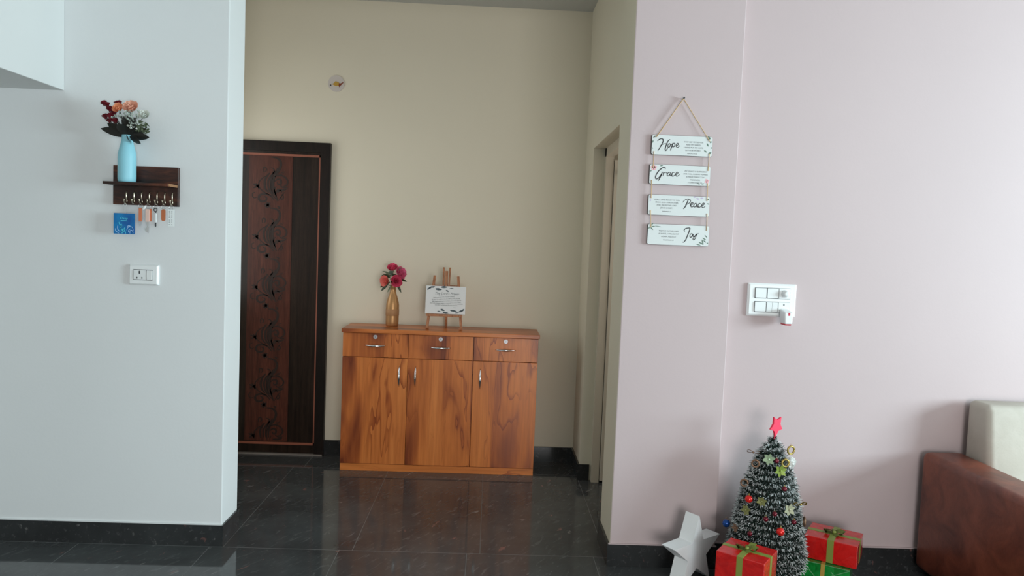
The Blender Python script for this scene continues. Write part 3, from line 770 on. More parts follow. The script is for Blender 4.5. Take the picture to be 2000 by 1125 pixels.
# blue bottle vase with bouquet on the rack
vx, vy, vz = -1.5985, 3.196, 1.6405
BV = thing('bottle_vase', 'matte sky blue bottle vase standing on the dark wooden wall shelf', 'vase', (vx, vy, vz))
prof = [(0, 0), (.032, 0), (.0355, .005), (.0365, .02), (.0365, .105), (.0355, .125), (.031, .145), (.026, .165), (.0225, .180), (.0215, .200), (.0215, .204), (.018, .204), (.018, .17), (0, .165)]
bm = bmesh.new(); lathe(bm, prof, 40); obj('bottle', bm, M_bluev, BV)
B2 = thing('flower_bouquet', 'large bunch of maroon, peach and white artificial flowers in the blue vase', 'flowers', (vx, vy, vz + .19))
def rel(x, z, y=0.0): return (x - vx, y, z - (vz + .19))
stem = bmesh.new()
def st(p): tube(stem, smooth_path([(0, 0, -.03), (p[0] * .1, 0, .02), (p[0] * .55, p[1] * .6, p[2] * .55), p], 3), .0014, 6)
for j, (x, z, y, r) in enumerate(((-1.698, 1.975, 0, .013), (-1.679, 1.968, -.01, .012), (-1.640, 1.978, .005, .015), (-1.668, 1.950, -.01, .013), (-1.692, 1.919, 0, .013), (-1.660, 1.918, -.02, .016), (-1.657, 1.936, .005, .013), (-1.679, 1.903, .01, .012), (-1.646, 1.900, -.01, .014))):
    bm = bmesh.new(); p = Vector(rel(x, z, y)); blossom(bm, p, r * 1.45, (p.x * 3, -.4, 1), 3)
    lathe(bm, [(0, -r * .9), (r * .45, -r * .5), (r * .62, 0), (r * .5, r * .3), (0, r * .2)], 10, p)
    obj('blossom', bm, M_maroon, B2, label='small maroon blossom'); st(p)
for (x, z, y, r, m, lab) in ((-1.572, 1.958, -.02, .028, M_peach, 'large peach rose'), (-1.622, 1.950, -.03, .021, M_peach2, 'small orange rose'), (-1.524, 1.930, -.005, .021, M_whitep, 'white carnation')):
    bm = bmesh.new(); p = Vector(rel(x, z, y)); blossom(bm, p, r * 1.25, (p.x * 1.5, -.9, .5), 4); obj('blossom', bm, m, B2, label=lab); st(p)
# filler sprays
for grp, (cx_, cz_, cnt, sx, sz, m) in enumerate(((-1.605, 1.912, 22, .030, .018, M_sage), (-1.565, 1.915, 40, .030, .026, M_sage), (-1.555, 1.885, 26, .026, .020, M_whitep), (-1.525, 1.875, 30, .032, .018, M_leafl), (-1.585, 1.94, 12, .02, .012, M_whitep))):
    bm = bmesh.new()
    for j in range(cnt):
        p = Vector(rel(cx_ + random.gauss(0, sx * .55), cz_ + random.gauss(0, sz * .6), -.028 + random.uniform(-.022, .03)))
        blossom(bm, p, random.uniform(.008, .0125), (random.uniform(-1, 1), -1, random.uniform(-.2, 1)), 1)
        if j % 5 == 0: st(p)
    obj('filler_spray', bm, m, B2)
obj('stem', stem, M_leafd, B2)
bm = bmesh.new()
for (c, d, l, w) in (((-.012, -.005, .005), (-1, -.25, .50), .100, .040), ((.008, -.005, .008), (1, -.2, .12), .100, .036), ((.01, -.01, .005), (.8, -.35, -.22), .075, .032), ((-.01, -.01, .01), (-.6, -.5, .7), .085, .042), ((0, -.015, .01), (0, -.7, .7), .075, .048), ((.01, -.01, .01), (.5, -.4, .6), .085, .042), ((0, 0, .02), (-.3, .2, 1), .08, .045), ((0, 0, .02), (.3, .1, 1), .09, .045), ((.01, 0, .01), (.8, -.1, .5), .09, .035), ((0, -.01, .02), (.12, -.5, .9), .09, .04), ((-.01, 0, .01), (-.8, 0, .8), .09, .04), ((.0, -.01, .0), (.5, -.6, -.1), .05, .03)):
    bm = bmesh.new(); leaf3d(bm, c, d, l, w, .15); obj('leaf', bm, M_leafd, B2, label='very dark pointed leaf')
bm = bmesh.new()
for a in range(10):
    bm = bmesh.new(); leaf3d(bm, Vector(rel(-1.53 + random.uniform(-.02, .02), 1.87 + random.uniform(-.02, .03), -.02)), (random.uniform(.4, 1), -.3, random.uniform(-.3, .5)), .035, .008); obj('leaf', bm, M_leafl, B2, label='dusty green fine leaf')

# ------------------------------------------------------------------ socket plate on the left wall
def plate_bm(w, h, d, inset=.006):
    bm = bmesh.new()
    o = roundrect(-w / 2, w / 2, -h / 2, h / 2, .004, 3); i2 = roundrect(-w / 2 + inset, w / 2 - inset, -h / 2 + inset, h / 2 - inset, .003, 3)
    a = [bm.verts.new((p[0], 0, p[1])) for p in o]; b = [bm.verts.new((p[0], -d * .5, p[1])) for p in o]; c = [bm.verts.new((p[0], -d, p[1])) for p in i2]
    n = len(a)
    for k in range(n):
        bm.faces.new((a[k], a[(k + 1) % n], b[(k + 1) % n], b[k])); bm.faces.new((b[k], b[(k + 1) % n], c[(k + 1) % n], c[k]))
    bm.faces.new(c); bm.faces.new(a[::-1]); return bm
SP = thing('socket_plate', 'white wall plate with a three-pin socket and rocker switch, below the key rack', 'socket', (-1.549, 3.26, 1.236))
obj('plate', plate_bm(.130, .091, .014), M_plastic, SP)
obj('recess', bxbm(-.043, .041, -.0148, -.012, -.0235, .0235), M_slot, SP, label='dark gap around the modules')
so = obj('socket', bxbm(-.0415, .014, -.0175, -.012, -.021, .021, .001, 1), M_plastic2, SP)
bm = bmesh.new(); prism(bm, roundrect(-.018, -.012, .004, .018, .003), -.0182, -.0172); prism(bm, roundrect(-.028, -.0235, -.017, -.009, .002), -.0182, -.0172); prism(bm, roundrect(-.006, -.0015, -.017, -.009, .002), -.0182, -.0172)
obj('pin_hole', bm, M_slot, so)
obj('switch', bxbm(.016, .0405, -.0195, -.012, -.021, .021, .002, 2), M_plastic2, SP)

# switch board on the right wall
SB = thing('switch_board', 'large white switch board with six modules and a fan knob on the pink wall', 'switch', (1.274, 3.205, 1.2345))
obj('plate', plate_bm(.222, .148, .016, .008), M_plastic, SB)
for r in (0, 1):
    for c in range(3):
        x = -.054 + c * .0545; z = (.0305, -.0315)[r]
        obj('recess', bxbm(x - .0265, x + .0265, -.0168, -.014, z - .0245, z + .0245), M_slot, SB, label='dark gap round a module')
        if (r, c) in ((0, 0), (0, 1), (1, 0)):
            bm = bmesh.new(); prism(bm, roundrect(x - .0245, x + .0245, z - .0215, z + .0225, .002), -.0215, -.014); bevel(bm, .0012, 2)
            obj('switch', bm, M_plastic2, SB)
        elif (r, c) == (1, 1):
            for s in (-1, 1):
                vs = bmesh.new(); vb = vbox(vs, x + (0.0006 if s > 0 else -.025), x + (.025 if s > 0 else -.0006), -.0225, -.014, z - .0225, z + .0225)
                for v_ in vb:
                    if v_.co.y < -.02 and v_.co.z < z: v_.co.y = -.0178
                obj('switch', vs, M_plastic2, SB)
        elif (r, c) == (0, 2):
            m_ = obj('regulator', bxbm(x - .0255, x + .0255, -.019, -.014, z - .0235, z + .0235, .001, 1), M_plastic2, SB)
            bm = bmesh.new()
            lathe(bm, [(0.0165, 0), (.0165, .006), (.0145, .009), (.0125, .022), (.0105, .024), (0, .024)], 28)
            bmesh.ops.rotate(bm, verts=bm.verts, cent=(0, 0, 0), matrix=Matrix.Rotation(PI / 2, 3, 'X'))
            bmesh.ops.translate(bm, verts=bm.verts, vec=(x + .001, -.019, z))
            obj('knob', bm, M_plastic2, m_)
        else:
            s_ = obj('socket', bxbm(x - .0255, x + .0255, -.019, -.014, z - .0235, z + .0235, .001, 1), M_plastic2, SB)
            bm = bmesh.new(); disc(bm, .0035, -.0195, -.0185, 16, x - .001, z + .012); obj('pin_hole', bm, M_slot, s_)
# plug-in repellent hanging in the socket
PL = thing('plug_in_repellent', 'white plug-in vaporiser with red base in the switch board', 'plug', (1.328, 3.184, 1.194))
bm = bmesh.new()
vs = vbox(bm, -.020, .020, -.062, 0, -.060, .004)
for v_ in vs:
    if v_.co.z > 0 and v_.co.y < -.03: v_.co.z -= .012
    if v_.co.z < -.05: v_.co.x *= .85
bevel(bm, .006, 3); obj('body', bm, M_plastic, PL)
bm = bxbm(-.015, .015, -.056, -.008, -.066, -.0575, .002, 1); obj('red_base', bm, mat('red_plastic', (0.55, 0.01, 0.03), 0.3), PL)
obj('red_mark', bxbm(-.004, .004, -.0632, -.0615, -.022, -.008, .0004, 1), mat('red_print', (0.6, 0.02, 0.06), 0.4), PL)

# ------------------------------------------------------------------ wall hanging
WH = thing('wall_hanging', 'four white plaques reading Hope, Grace, Peace, Joy on jute cord', 'wall hanging', (0.815, 3.16, 1.70))
wx0, wz0 = 0.815, 1.70
plq = [('Hope', 0.682, 0.950, 1.855, 1.942), ('Grace', 0.679, 0.948, 1.727, 1.814), ('Peace', 0.680, 0.952, 1.593, 1.682), ('Joy', 0.684, 0.957, 1.463, 1.554)]
W_strokes = {
 'Hope': [([(232,215),(255,190),(300,173),(332,190),(332,228),(310,280),(275,345),(248,388)],17), ([(285,298),(340,272),(400,255)],9), ([(462,188),(432,205),(405,262),(386,320),(380,372),(398,383),(428,335)],17), ([(445,258),(428,285),(430,322),(450,327),(470,300),(468,268),(448,256)],14), ([(468,278),(485,282),(505,262)],8), ([(515,250),(500,310),(475,385)],17), ([(500,295),(528,255),(552,262),(552,298),(528,322),(508,312)],14), ([(548,300),(575,302),(610,285),(616,262),(597,255),(580,282),(585,318),(610,328),(652,292)],13)],
 'Grace': [([(378,738),(372,712),(332,714),(270,760),(222,830),(205,885),(222,917),(265,897),(310,835),(326,800)],17), ([(326,790),(300,868),(262,948)],17), ([(346,795),(342,862)],15), ([(346,835),(368,802),(396,800),(402,820)],11), ([(470,800),(442,800),(420,830),(424,860),(450,856),(470,825)],14), ([(478,798),(470,845),(492,862),(512,840)],13), ([(548,806),(522,800),(500,830),(506,862),(532,866),(560,842)],14), ([(566,842),(606,826),(614,802),(596,797),(575,825),(582,860),(606,867),(648,835)],13)],
 'Peace': [([(812,215),(792,280),(762,350),(733,388)],17), ([(715,275),(748,235),(800,214),(845,228),(848,262),(812,300),(765,312)],11), ([(848,325),(888,308),(896,282),(876,277),(856,305),(865,348),(890,352),(915,332)],14), ([(960,290),(936,290),(914,320),(920,352),(945,346),(962,315)],14), ([(968,290),(960,338),(980,354),(998,335)],13), ([(1032,296),(1010,290),(988,320),(996,354),(1018,358),(1042,338)],14), ([(1046,334),(1088,316),(1096,290),(1076,287),(1055,318),(1062,356),(1086,363),(1118,335)],13)],
 'Joy': [([(748,782),(733,760),(765,730),(830,724),(828,765),(800,850),(770,930),(738,970),(715,968)],16), ([(866,818),(845,838),(840,870),(856,886),(880,866),(886,832),(866,818)],13), ([(905,830),(894,860),(908,878),(938,852),(956,825)],13), ([(962,820),(945,880),(925,922),(905,930),(898,908),(930,870),(990,815)],12)]}
verses = {
 'Hope': [("YOU ARE MY REFUGE", 900, 235), ("AND MY SHIELD;", 900, 285), ("I HAVE PUT MY HOPE", 900, 335), ("IN YOUR WORD.", 895, 385), ("PSALM 119:114", 880, 445)],
 'Grace': [("MY GRACE IS SUFFICIENT", 945, 785), ("FOR YOU, FOR MY POWER", 940, 835), ("IS MADE PERFECT IN", 935, 885), ("WEAKNESS.", 935, 937), ("2 CORINTHIANS 12:9", 935, 987)],
 'Peace': [("GRACE AND PEACE TO YOU", 435, 235), ("FROM GOD OUR FATHER", 435, 280), ("AND FROM THE LORD", 435, 328), ("JESUS CHRIST.", 435, 375), ("ROMANS 1:7", 440, 435)],
 'Joy': [("REJOICE IN THE LORD", 465, 780), ("ALWAYS, I WILL SAY IT", 465, 830), ("AGAIN, REJOICE!", 465, 880), ("PHILIPPIANS 4:4", 465, 938)]}
prints = {
 'Hope': [(.258, .060, .02, .008, 1.2, 0), (.250, .045, .016, .006, 2.0, 0), (.262, .038, .014, .006, .6, 0), (.252, .012, .02, .009, .6, 0), (.245, .02, .015, .006, 2.6, 0), (.258, .078, .018, .007, 2.4, 0), (.245, .075, .014, .006, .3, 0), (.004, .05, .014, .005, 1.4, 0), (.006, .025, .012, .004, 1.9, 0), (.006, .072, .014, .005, .8, 0)],
 'Grace': [(.018, .072, .015, .012, .3, 1), (.018, .072, .015, .012, 1.6, 1), (.018, .072, .015, .012, 2.9, 1), (.018, .072, .015, .012, 4.2, 1), (.018, .072, .015, .012, 5.4, 1), (.008, .060, .012, .005, 4.2, 0), (.045, .080, .014, .005, .2, 0), (.256, .022, .012, .010, .5, 1), (.256, .022, .012, .010, 2.0, 1), (.256, .022, .012, .010, 3.6, 1), (.256, .022, .012, .010, 5.0, 1), (.232, .008, .014, .004, .3, 0), (.225, .006, .014, .004, 2.6, 0)],
 'Peace': [(.20, .083, .012, .006, .4, 2), (.212, .080, .014, .008, -.3, 2), (.23, .080, .014, .008, .1, 2), (.258, .072, .014, .005, .6, 0), (.262, .06, .012, .004, -.6, 0), (.004, .075, .012, .006, .8, 2), (.008, .058, .010, .005, 1.2, 2)],
 'Joy': [(.014, .078, .02, .005, .1, 0), (.012, .076, .018, .005, -.8, 0), (.012, .08, .02, .005, .9, 0), (.010, .074, .016, .005, 3.6, 0), (.03, .082, .03, .003, -.1, 0), (.252, .008, .026, .006, 2.7, 0), (.250, .010, .022, .006, 1.9, 0), (.262, .028, .02, .005, 2.6, 0), (.266, .038, .018, .004, 2.3, 0), (.24, .004, .025, .004, 2.9, 0), (.268, .012, .018, .006, 1.4, 0), (.262, .018, .016, .005, 2.5, 0)]}
for name_, x0, x1, z0, z1 in plq:
    w = x1 - x0; h = z1 - z0
    if name_ in ('Hope', 'Grace'):
        ox, oy, uu, sl = (125, 95, .0002445, .038) if name_ == 'Hope' else (90, 645, .000242, .040)
        ux = w / 1120
    else:
        ox, oy, uu, sl = (105, 135, .000236, .035) if name_ == 'Peace' else (90, 650, .000236, .033)
        ux = w / 1085
    def loc(x, y, x0=x0, z1=z1, ox=ox, oy=oy, sl=sl, ux=ux):
        return (x0 - wx0 + (x - ox) * ux, z1 - wz0 - (y - oy - sl * (x - ox)) * ux)
    bm = bmesh.new(); prism(bm, roundrect(x0 - wx0, x1 - wx0, z0 - wz0, z1 - wz0, .008), -.0125, -.006)
    pl = obj('plaque', bm, M_edge, WH, label='white plaque reading ' + name_)
    bm = bmesh.new(); prism(bm, roundrect(x0 - wx0 + .0012, x1 - wx0 - .0004, z0 - wz0 + .0008, z1 - wz0 - .0008, .0075), -.0135, -.0124)
    for (x, z, l, ww, a, mi) in prints[name_]:
        l2 = min(l, max(.006, (w - x) if math.cos(a) > 0 else x))
        leafprint(bm, x0 - wx0 + x, z0 - wz0 + z, l2, ww, a, -.0135, mi=mi + 1)
    obj('face', bm, [M_board, M_leafink, M_pinkink, M_lilac], pl, label='white printed face')
    bm = bmesh.new()
    for pts, ww in W_strokes[name_]: ribbon(bm, [loc(*p) for p in pts], ww * ux * 1.12, -.0135, .0005, .5)
    obj('script_word', bm, M_ink, pl, label='black script word ' + name_)
    tl = []
    for s, x, y in verses[name_]:
        q = loc(x, y); tl.append((s, q[0], q[1], .0088 if (s, x, y) != verses[name_][-1] else .0068))
    text_mesh('verse', tl, M_greyink, pl, -.0138)
# cords
def cord(bm, a, b):
    a = Vector(a); b = Vector(b); n = 18; rd = [.0016 + .0004 * (k % 2) for k in range(n)]
    tube(bm, [a.lerp(b, k / (n - 1)) for k in range(n)], rd, 6)
nx, nz = .812 - wx0, 2.102 - wz0
bm = bmesh.new()
cord(bm, (nx, -.012, nz), (.699 - wx0, -.016, 1.930 - wz0)); cord(bm, (nx, -.012, nz), (.937 - wx0, -.016, 1.922 - wz0)); cord(bm, (nx, -.018, nz), (.702 - wx0, -.017, 1.932 - wz0))
obj('hanging_cord', bm, M_rope, WH)
for (xa, za, xb, zb) in ((.694, 1.868, .694, 1.800), (.938, 1.866, .937, 1.796), (.690, 1.742, .692, 1.668), (.938, 1.738, .940, 1.665), (.692, 1.610, .697, 1.540), (.943, 1.606, .945, 1.535)):
    bm = bmesh.new(); cord(bm, (xa - wx0, -.015, za - wz0), (xb - wx0, -.015, zb - wz0))
    for (x, z) in ((xa, za), (xb, zb)): sphere(bm, (x - wx0, -.0145, z - wz0), .0026, 8)
    obj('cord_link', bm, M_rope, WH)
bm = bmesh.new(); tube(bm, [(nx, 0, nz), (nx, -.022, nz + .002)], .002, 8); disc(bm, .0042, -.024, -.021, 14, nx, nz + .002)
obj('nail', bm, M_slot, WH)

# ------------------------------------------------------------------ christmas tree
TX, TY = 1.240, 3.0
ZS = [.10, .16, .23, .34, .45, .56, .62, .66]; RS = [.170, .172, .162, .142, .118, .078, .050, .018]
def rad_at(z):
    if z <= ZS[0]: return RS[0]
    for a, b, c, d in zip(ZS, ZS[1:], RS, RS[1:]):
        if z <= b: return c + (d - c) * (z - a) / (b - a)
    return RS[-1]
TR = thing('christmas_tree', 'small artificial Christmas tree with frosted green tinsel standing in the corner', 'Christmas tree', (TX, TY, 0))
bm = bmesh.new(); lathe(bm, [(0, 0), (.075, 0), (.085, .005), (.080, .075), (.074, .08), (0, .08)], 28); obj('stand', bm, M_pot, TR)
bm = bmesh.new(); tube(bm, [(0, 0, .07), (0, 0, .655)], [.011, .004], 10); obj('trunk', bm, M_pot, TR)
bm = bmesh.new(); lathe(bm, [(.05, .10)] + [(max(rad_at(z) - .034, .003), z) for z in ZS] , 32); obj('cone_core', bm, mat('black_green_core', (0.006, 0.012, 0.009), 0.8), TR)
bm = bmesh.new()
turns = 20; NN = 13500; rng = random.Random(3)
zlo, zhi = .105, .655
# even spiral: needles distributed by area
ws = []
for i in range(200):
    z = zlo + (zhi - zlo) * i / 199; ws.append(rad_at(z) + .02)
cum = [0]
for w in ws: cum.append(cum[-1] + w)
def inv(t):
    t *= cum[-1]
    lo, hi = 0, 199
    while lo < hi:
        mid = (lo + hi) // 2
        if cum[mid + 1] < t: lo = mid + 1
        else: hi = mid
    return min(1.0, (lo + (t - cum[lo]) / (cum[lo + 1] - cum[lo])) / 199)
for i in range(NN):
    s = inv((i + rng.random()) / NN)
    z = zlo + (zhi - zlo) * s
    th = 2 * PI * turns * s + rng.uniform(-.03, .03)
    th = 2 * PI * turns * s
    er = Vector((math.cos(th), math.sin(th), 0)); et = Vector((-math.sin(th), math.cos(th), 0))
    R0 = rad_at(z) - .024
    c = er * max(R0 + rng.gauss(0, .002), .004) + Vector((0, 0, z + rng.gauss(0, .0018)))
    phi = rng.uniform(-1.9, 1.9)
    d = er * math.cos(phi) + Vector((0, 0, 1)) * math.sin(phi) * .85 + et * rng.uniform(-.45, .45)
    d.normalize(); Ln = rng.uniform(.021, .031) * (1 if z < .6 else .8)
    side = d.cross(Vector((rng.uniform(-1, 1), rng.uniform(-1, 1), rng.uniform(-1, 1))))
    if side.length < .05: continue
    side.normalize(); wv = .00115
    p0 = c; p1 = c + d * Ln * .55; p2 = c + d * Ln - Vector((0, 0, 1)) * .002
    frosted = rng.random() < .74
    a = [bm.verts.new(p0 - side * wv), bm.verts.new(p0 + side * wv), bm.verts.new(p1 + side * wv), bm.verts.new(p1 - side * wv), bm.verts.new(p2 + side * wv * .6), bm.verts.new(p2 - side * wv * .6)]
    bm.faces.new(a[:4]); f = bm.faces.new((a[3], a[2], a[4], a[5])); f.material_index = 1 if frosted else 0
me = bpy.data.meshes.new('tinsel_needles'); bm.to_mesh(me); bm.free(); me.materials.append(M_needle); me.materials.append(M_tip)
nd = link(bpy.data.objects.new('tinsel_needles', me)); nd.parent = TR; nd['kind'] = 'stuff'; nd['label'] = 'dark green tinsel with frosted white tips'

def star_pts(R, r, rot=0.0, n=5):
    return [((R if k % 2 == 0 else r) * math.sin(PI * k / n + rot), (R if k % 2 == 0 else r) * math.cos(PI * k / n + rot)) for k in range(2 * n)]
TS = thing('tree_topper_star', 'flat red star on the tip of the Christmas tree', 'star', (1.247, 2.992, .709), rot=(0, .10, .62))
bm = bmesh.new(); prism(bm, star_pts(.048, .025, PI), -.004, .004); bevel(bm, .0012, 1); obj('star', bm, M_starred, TS)
bm = bmesh.new(); tube(bm, [(0, 0, -.03), (-.004, 0, -.056)], .0025, 8); obj('pick', bm, M_starred, TS)

def orient(p):
    v_ = Vector((p[0] - TX, p[1] - TY, 0)); return math.atan2(v_.x, -v_.y)
def bauble(name, p, r, m, label, group):
    t = thing(name, label, 'bauble', p, group=group)
    bm = bmesh.new(); sphere(bm, (0, 0, 0), r, 20); obj('ball', bm, m, t)
    bm = bmesh.new(); tube(bm, [(0, 0, r * .95), (0, 0, r * 1.2)], r * .22, 8); ringmesh(bm, (0, 0, r * 1.35), r * .2, r * .05, 'x', 10); obj('cap', bm, M_golden, t)
bauble('tree_bauble', (1.126, 2.934, .407), .0160, M_redball, 'bright red bauble on the left side of the tree', 'red baubles on the tree')
bauble('tree_bauble', (1.227, 2.835, .309), .0165, M_redball, 'bright red bauble low on the front of the tree', 'red baubles on the tree')
for (p, lab) in (((1.230, 2.925, .577), 'dark maroon bauble near the tree top between two glitter flowers'), ((1.252, 2.880, .473), 'dark maroon bauble at mid height, right of centre'), ((1.208, 2.858, .374), 'dark maroon bauble above the low bright red one'), ((1.288, 2.853, .344), 'dark maroon bauble on the lower right side of the tree'), ((1.120, 2.884, .278), 'dark maroon bauble just above the red gift box'), ((1.176, 2.866, .348), 'dark maroon bauble lower left of the centre one')):
    bauble('tree_bauble', p, .0105, M_dkball, lab, 'dark maroon baubles on the tree')
def place(p, out=.012):
    v_ = Vector((p[0] - TX, p[1] - TY, 0)).normalized() * out; return (p[0] + v_.x, p[1] + v_.y, p[2])
def glitter(p, r, m, label, n=6, name='glitter_flower'):
    q = place(p, .010)
    t = thing(name, label, 'ornament', q, orient(p), group='glitter flowers on the tree')
    for k in range(n):
        bm = bmesh.new(); a = 2 * PI * k / n + .3
        leafprint(bm, 0, 0, r, r * .62, a, 0.0, .002)
        for v_ in bm.verts:
            rr = math.hypot(v_.co.x, v_.co.z) / r; v_.co.y -= .006 * rr * (1 if k % 2 else .3)
        obj('petal', bm, m, t)
    bm = bmesh.new(); sphere(bm, (0, -.004, 0), r * .2, 8); obj('centre', bm, m, t)
glitter((1.207, 2.943, .580), .026, M_mint, 'pale green glitter flower near the tree top')
glitter((1.241, 2.916, .541), .027, M_lime, 'lime gold glitter flower under the maroon bauble near the top')
glitter((1.124, 2.931, .363), .024, M_olive, 'olive glitter flower below the left bright red bauble')
glitter((1.170, 2.898, .414), .022, M_olive, 'olive glitter flower at mid height, right of the left red bauble')
glitter((1.266, 2.870, .394), .027, mat('champagne_glitter', (0.42, 0.42, 0.28), 0.5, 0.2), 'champagne glitter flower on the right side of the tree')
glitter((1.094, 2.954, .275), .020, M_bronze, 'bronze glitter flower at the lower left of the tree')
def ring_orn(p, r, m, label, tilt=0.0, out=.02):
    q = place(p, out); t = thing('glitter_ring', label, 'ornament', q, orient(p) * .3 + tilt, group='glitter rings on the tree')
    bm = bmesh.new()
    n = 26; pts = []; rd = []
    for k in range(n + 1):
        a = 2 * PI * k / n; pts.append((r * math.cos(a), 0, r * math.sin(a))); rd.append(.0032 + .0018 * (k % 2))
    tube(bm, pts, rd, 6, caps=False); obj('ring', bm, m, t)
    bm = bmesh.new(); tube(bm, [(0, 0, r), (0, .003, r + .010)], .0008, 6); obj('hanger', bm, m, t)
ring_orn((1.291, 2.965, .615), .0165, M_golden, 'gold ring ornament at the upper right of the tree', 0, .014)
ring_orn((1.262, 2.930, .570), .015, M_golden, 'gold ring ornament in front of the white pompom', 0, .012)
ring_orn((1.169, 2.971, .550), .0145, M_bronze, 'bronze ring ornament below the bow on the upper left', 0, .012)
ring_orn((1.132, 2.986, .459), .0145, M_bronze, 'bronze ring ornament on the left edge at mid height', 0, .010)
ring_orn((1.335, 2.885, .338), .0165, M_bronze, 'thin bronze ring ornament on the lower right edge', 1.1, .012)
def bow_orn(p, s, m, label, out=.012):
    q = place(p, out); t = thing('glitter_bow', label, 'ornament', q, orient(p) * .4, group='glitter bows on the tree')
    for sg in (-1, 1):
        bm = bmesh.new(); pts = [(0, 0, 0), (sg * s * .5, -.003, s * .32), (sg * s, 0, s * .25), (sg * s * .95, .002, -.1 * s), (sg * s * .4, .002, -.1 * s), (0, 0, 0)]
        P = smooth_path(pts, 3); prev = None
        for pp in P:
            a = bm.verts.new(pp + Vector((0, -.005, 0))); b = bm.verts.new(pp + Vector((0, .005, 0)))
            if prev: bm.faces.new((prev[0], a, b, prev[1]))
            prev = (a, b)
        bmesh.ops.solidify(bm, geom=list(bm.faces), thickness=.0012)
        obj('loop', bm, m, t)
    bm = bmesh.new(); sphere(bm, (0, -.002, 0), s * .18, 8); obj('knot', bm, m, t)
bow_orn((1.172, 2.990, .592), .026, M_bronze, 'bronze bow ornament sticking out at the upper left', .018)
bow_orn((1.313, 2.891, .410), .028, M_golden, 'gold bow ornament sticking out on the right side', .016)
t = thing('pompom', 'fluffy white pompom ornament at the upper right of the tree', 'ornament', (1.300, 2.945, .566))
bm = bmesh.new()
for k in range(160):
    d = Vector((rng.gauss(0, 1), rng.gauss(0, 1), rng.gauss(0, 1))).normalized(); s_ = d.cross(Vector((.3, .8, .5))).normalized()
    r_ = rng.uniform(.018, .024); a = bm.verts.new(s_ * .003); b = bm.verts.new(-s_ * .003); c_ = bm.verts.new(d * r_ - s_ * .0022); e_ = bm.verts.new(d * r_ + s_ * .0022); bm.faces.new((a, b, c_, e_))
sphere(bm, (0, 0, 0), .015, 12); obj('fluff', bm, mat('white_fluff', (0.85, 0.87, 0.85), 0.8), t)
t = thing('blue_bauble', 'dark blue foil ornament on the far left side of the tree', 'ornament', (1.070, 3.03, .262))
bm = bmesh.new(); sphere(bm, (0, 0, 0), .017, 14); obj('ball', bm, M_bluefoil, t)
bm = bmesh.new(); ringmesh(bm, (0, 0, .021), .005, .0009, 'y', 12); obj('hanger', bm, M_bronze, t)

# ------------------------------------------------------------------ white card star
WS = thing('card_star', 'big white folded card star standing on the floor beside the tree', 'star decoration', (.942, 3.002, .136), .644)
Rr_, rr_ = .165, .165 * .40
bm = bmesh.new(); prism(bm, star_pts(Rr_, rr_), 0, .072)
obj('star_body', bm, M_paper, WS)

# ------------------------------------------------------------------ gift boxes
def gift(label, c, rz, w, d, h, m_wrap, m_rib, rib_w, bow_size, rx=0.0, ribs=True, bow=True, rot=None):
    t = thing('gift_box', label, 'gift box', c, rz, group='wrapped gift boxes', rot=rot)
    bm = bmesh.new(); vbox(bm, -w / 2, w / 2, -d / 2, d / 2, 0, h); bevel(bm, .0025, 2)
    obj('wrapped_box', bm, m_wrap, t)
    e = .0012
    def band(axis, off, name='ribbon'):
        bm = bmesh.new(); a = rib_w / 2
        if axis == 'x':   # runs along x, over the top and sides
            vbox(bm, -w / 2 - e, w / 2 + e, off - a, off + a, h, h + e); vbox(bm, -w / 2 - e, -w / 2, off - a, off + a, 0.001, h); vbox(bm, w / 2, w / 2 + e, off - a, off + a, 0.001, h)
        else:
            vbox(bm, off - a, off + a, -d / 2 - e, d / 2 + e, h, h + e * 1.4); vbox(bm, off - a, off + a, -d / 2 - e, -d / 2, 0.001, h); vbox(bm, off - a, off + a, d / 2, d / 2 + e, 0.001, h)
        obj(name, bm, m_rib, t)
    if ribs: band('y', 0); band('x', 0)
    if bow:
        s = bow_size; B = link(bpy.data.objects.new('bow', None)); B.parent = t; B.location = (0, 0, h + .002)
        bm = bmesh.new()
        def strip(pts, wd, tw=0.0):
            P = smooth_path(pts, 4); prev = None
            for i, pp in enumerate(P):
                tt = (P[min(i + 1, len(P) - 1)] - P[max(i - 1, 0)]); side = Vector((-tt.y, tt.x, 0))
                if side.length < 1e-6: side = Vector((0, 1, 0))
                side.normalize(); side = (side + Vector((0, 0, tw))).normalized()
                ww = wd * (.45 + .55 * min(1, i / len(P) * 3, (len(P) - 1 - i) / len(P) * 3 + .4))
                a = bm.verts.new(pp - side * ww / 2); b = bm.verts.new(pp + side * ww / 2)
                if prev: f = bm.faces.new((prev[0], a, b, prev[1])); f.smooth = True
                prev = (a, b)
        for sg in (-1, 1):
            strip([(0, 0, .004), (sg * s * .45, sg * .1 * s, s * .42), (sg * s * .95, sg * .15 * s, s * .32), (sg * s * .85, sg * .1 * s, s * .05), (sg * s * .3, 0, .003)], rib_w * 1.05, .5)
        strip([(0, 0, .005), (s * .3, -s * .5, s * .12), (s * .55, -s * .85, .004)], rib_w * .8, .3)
        strip([(0, 0, .005), (-s * .1, s * .5, s * .2), (-s * .2, s * .9, .006)], rib_w * .8, .3)
        bmesh.ops.solidify(bm, geom=list(bm.faces), thickness=.0008)
        sphere(bm, (0, 0, .007), rib_w * .38, 10, 0, .7)
        bmesh.ops.translate(bm, verts=bm.verts, vec=(0, 0, h + .002))
        bpy.data.objects.remove(B)
        obj('bow', bm, m_rib, t)
    return t
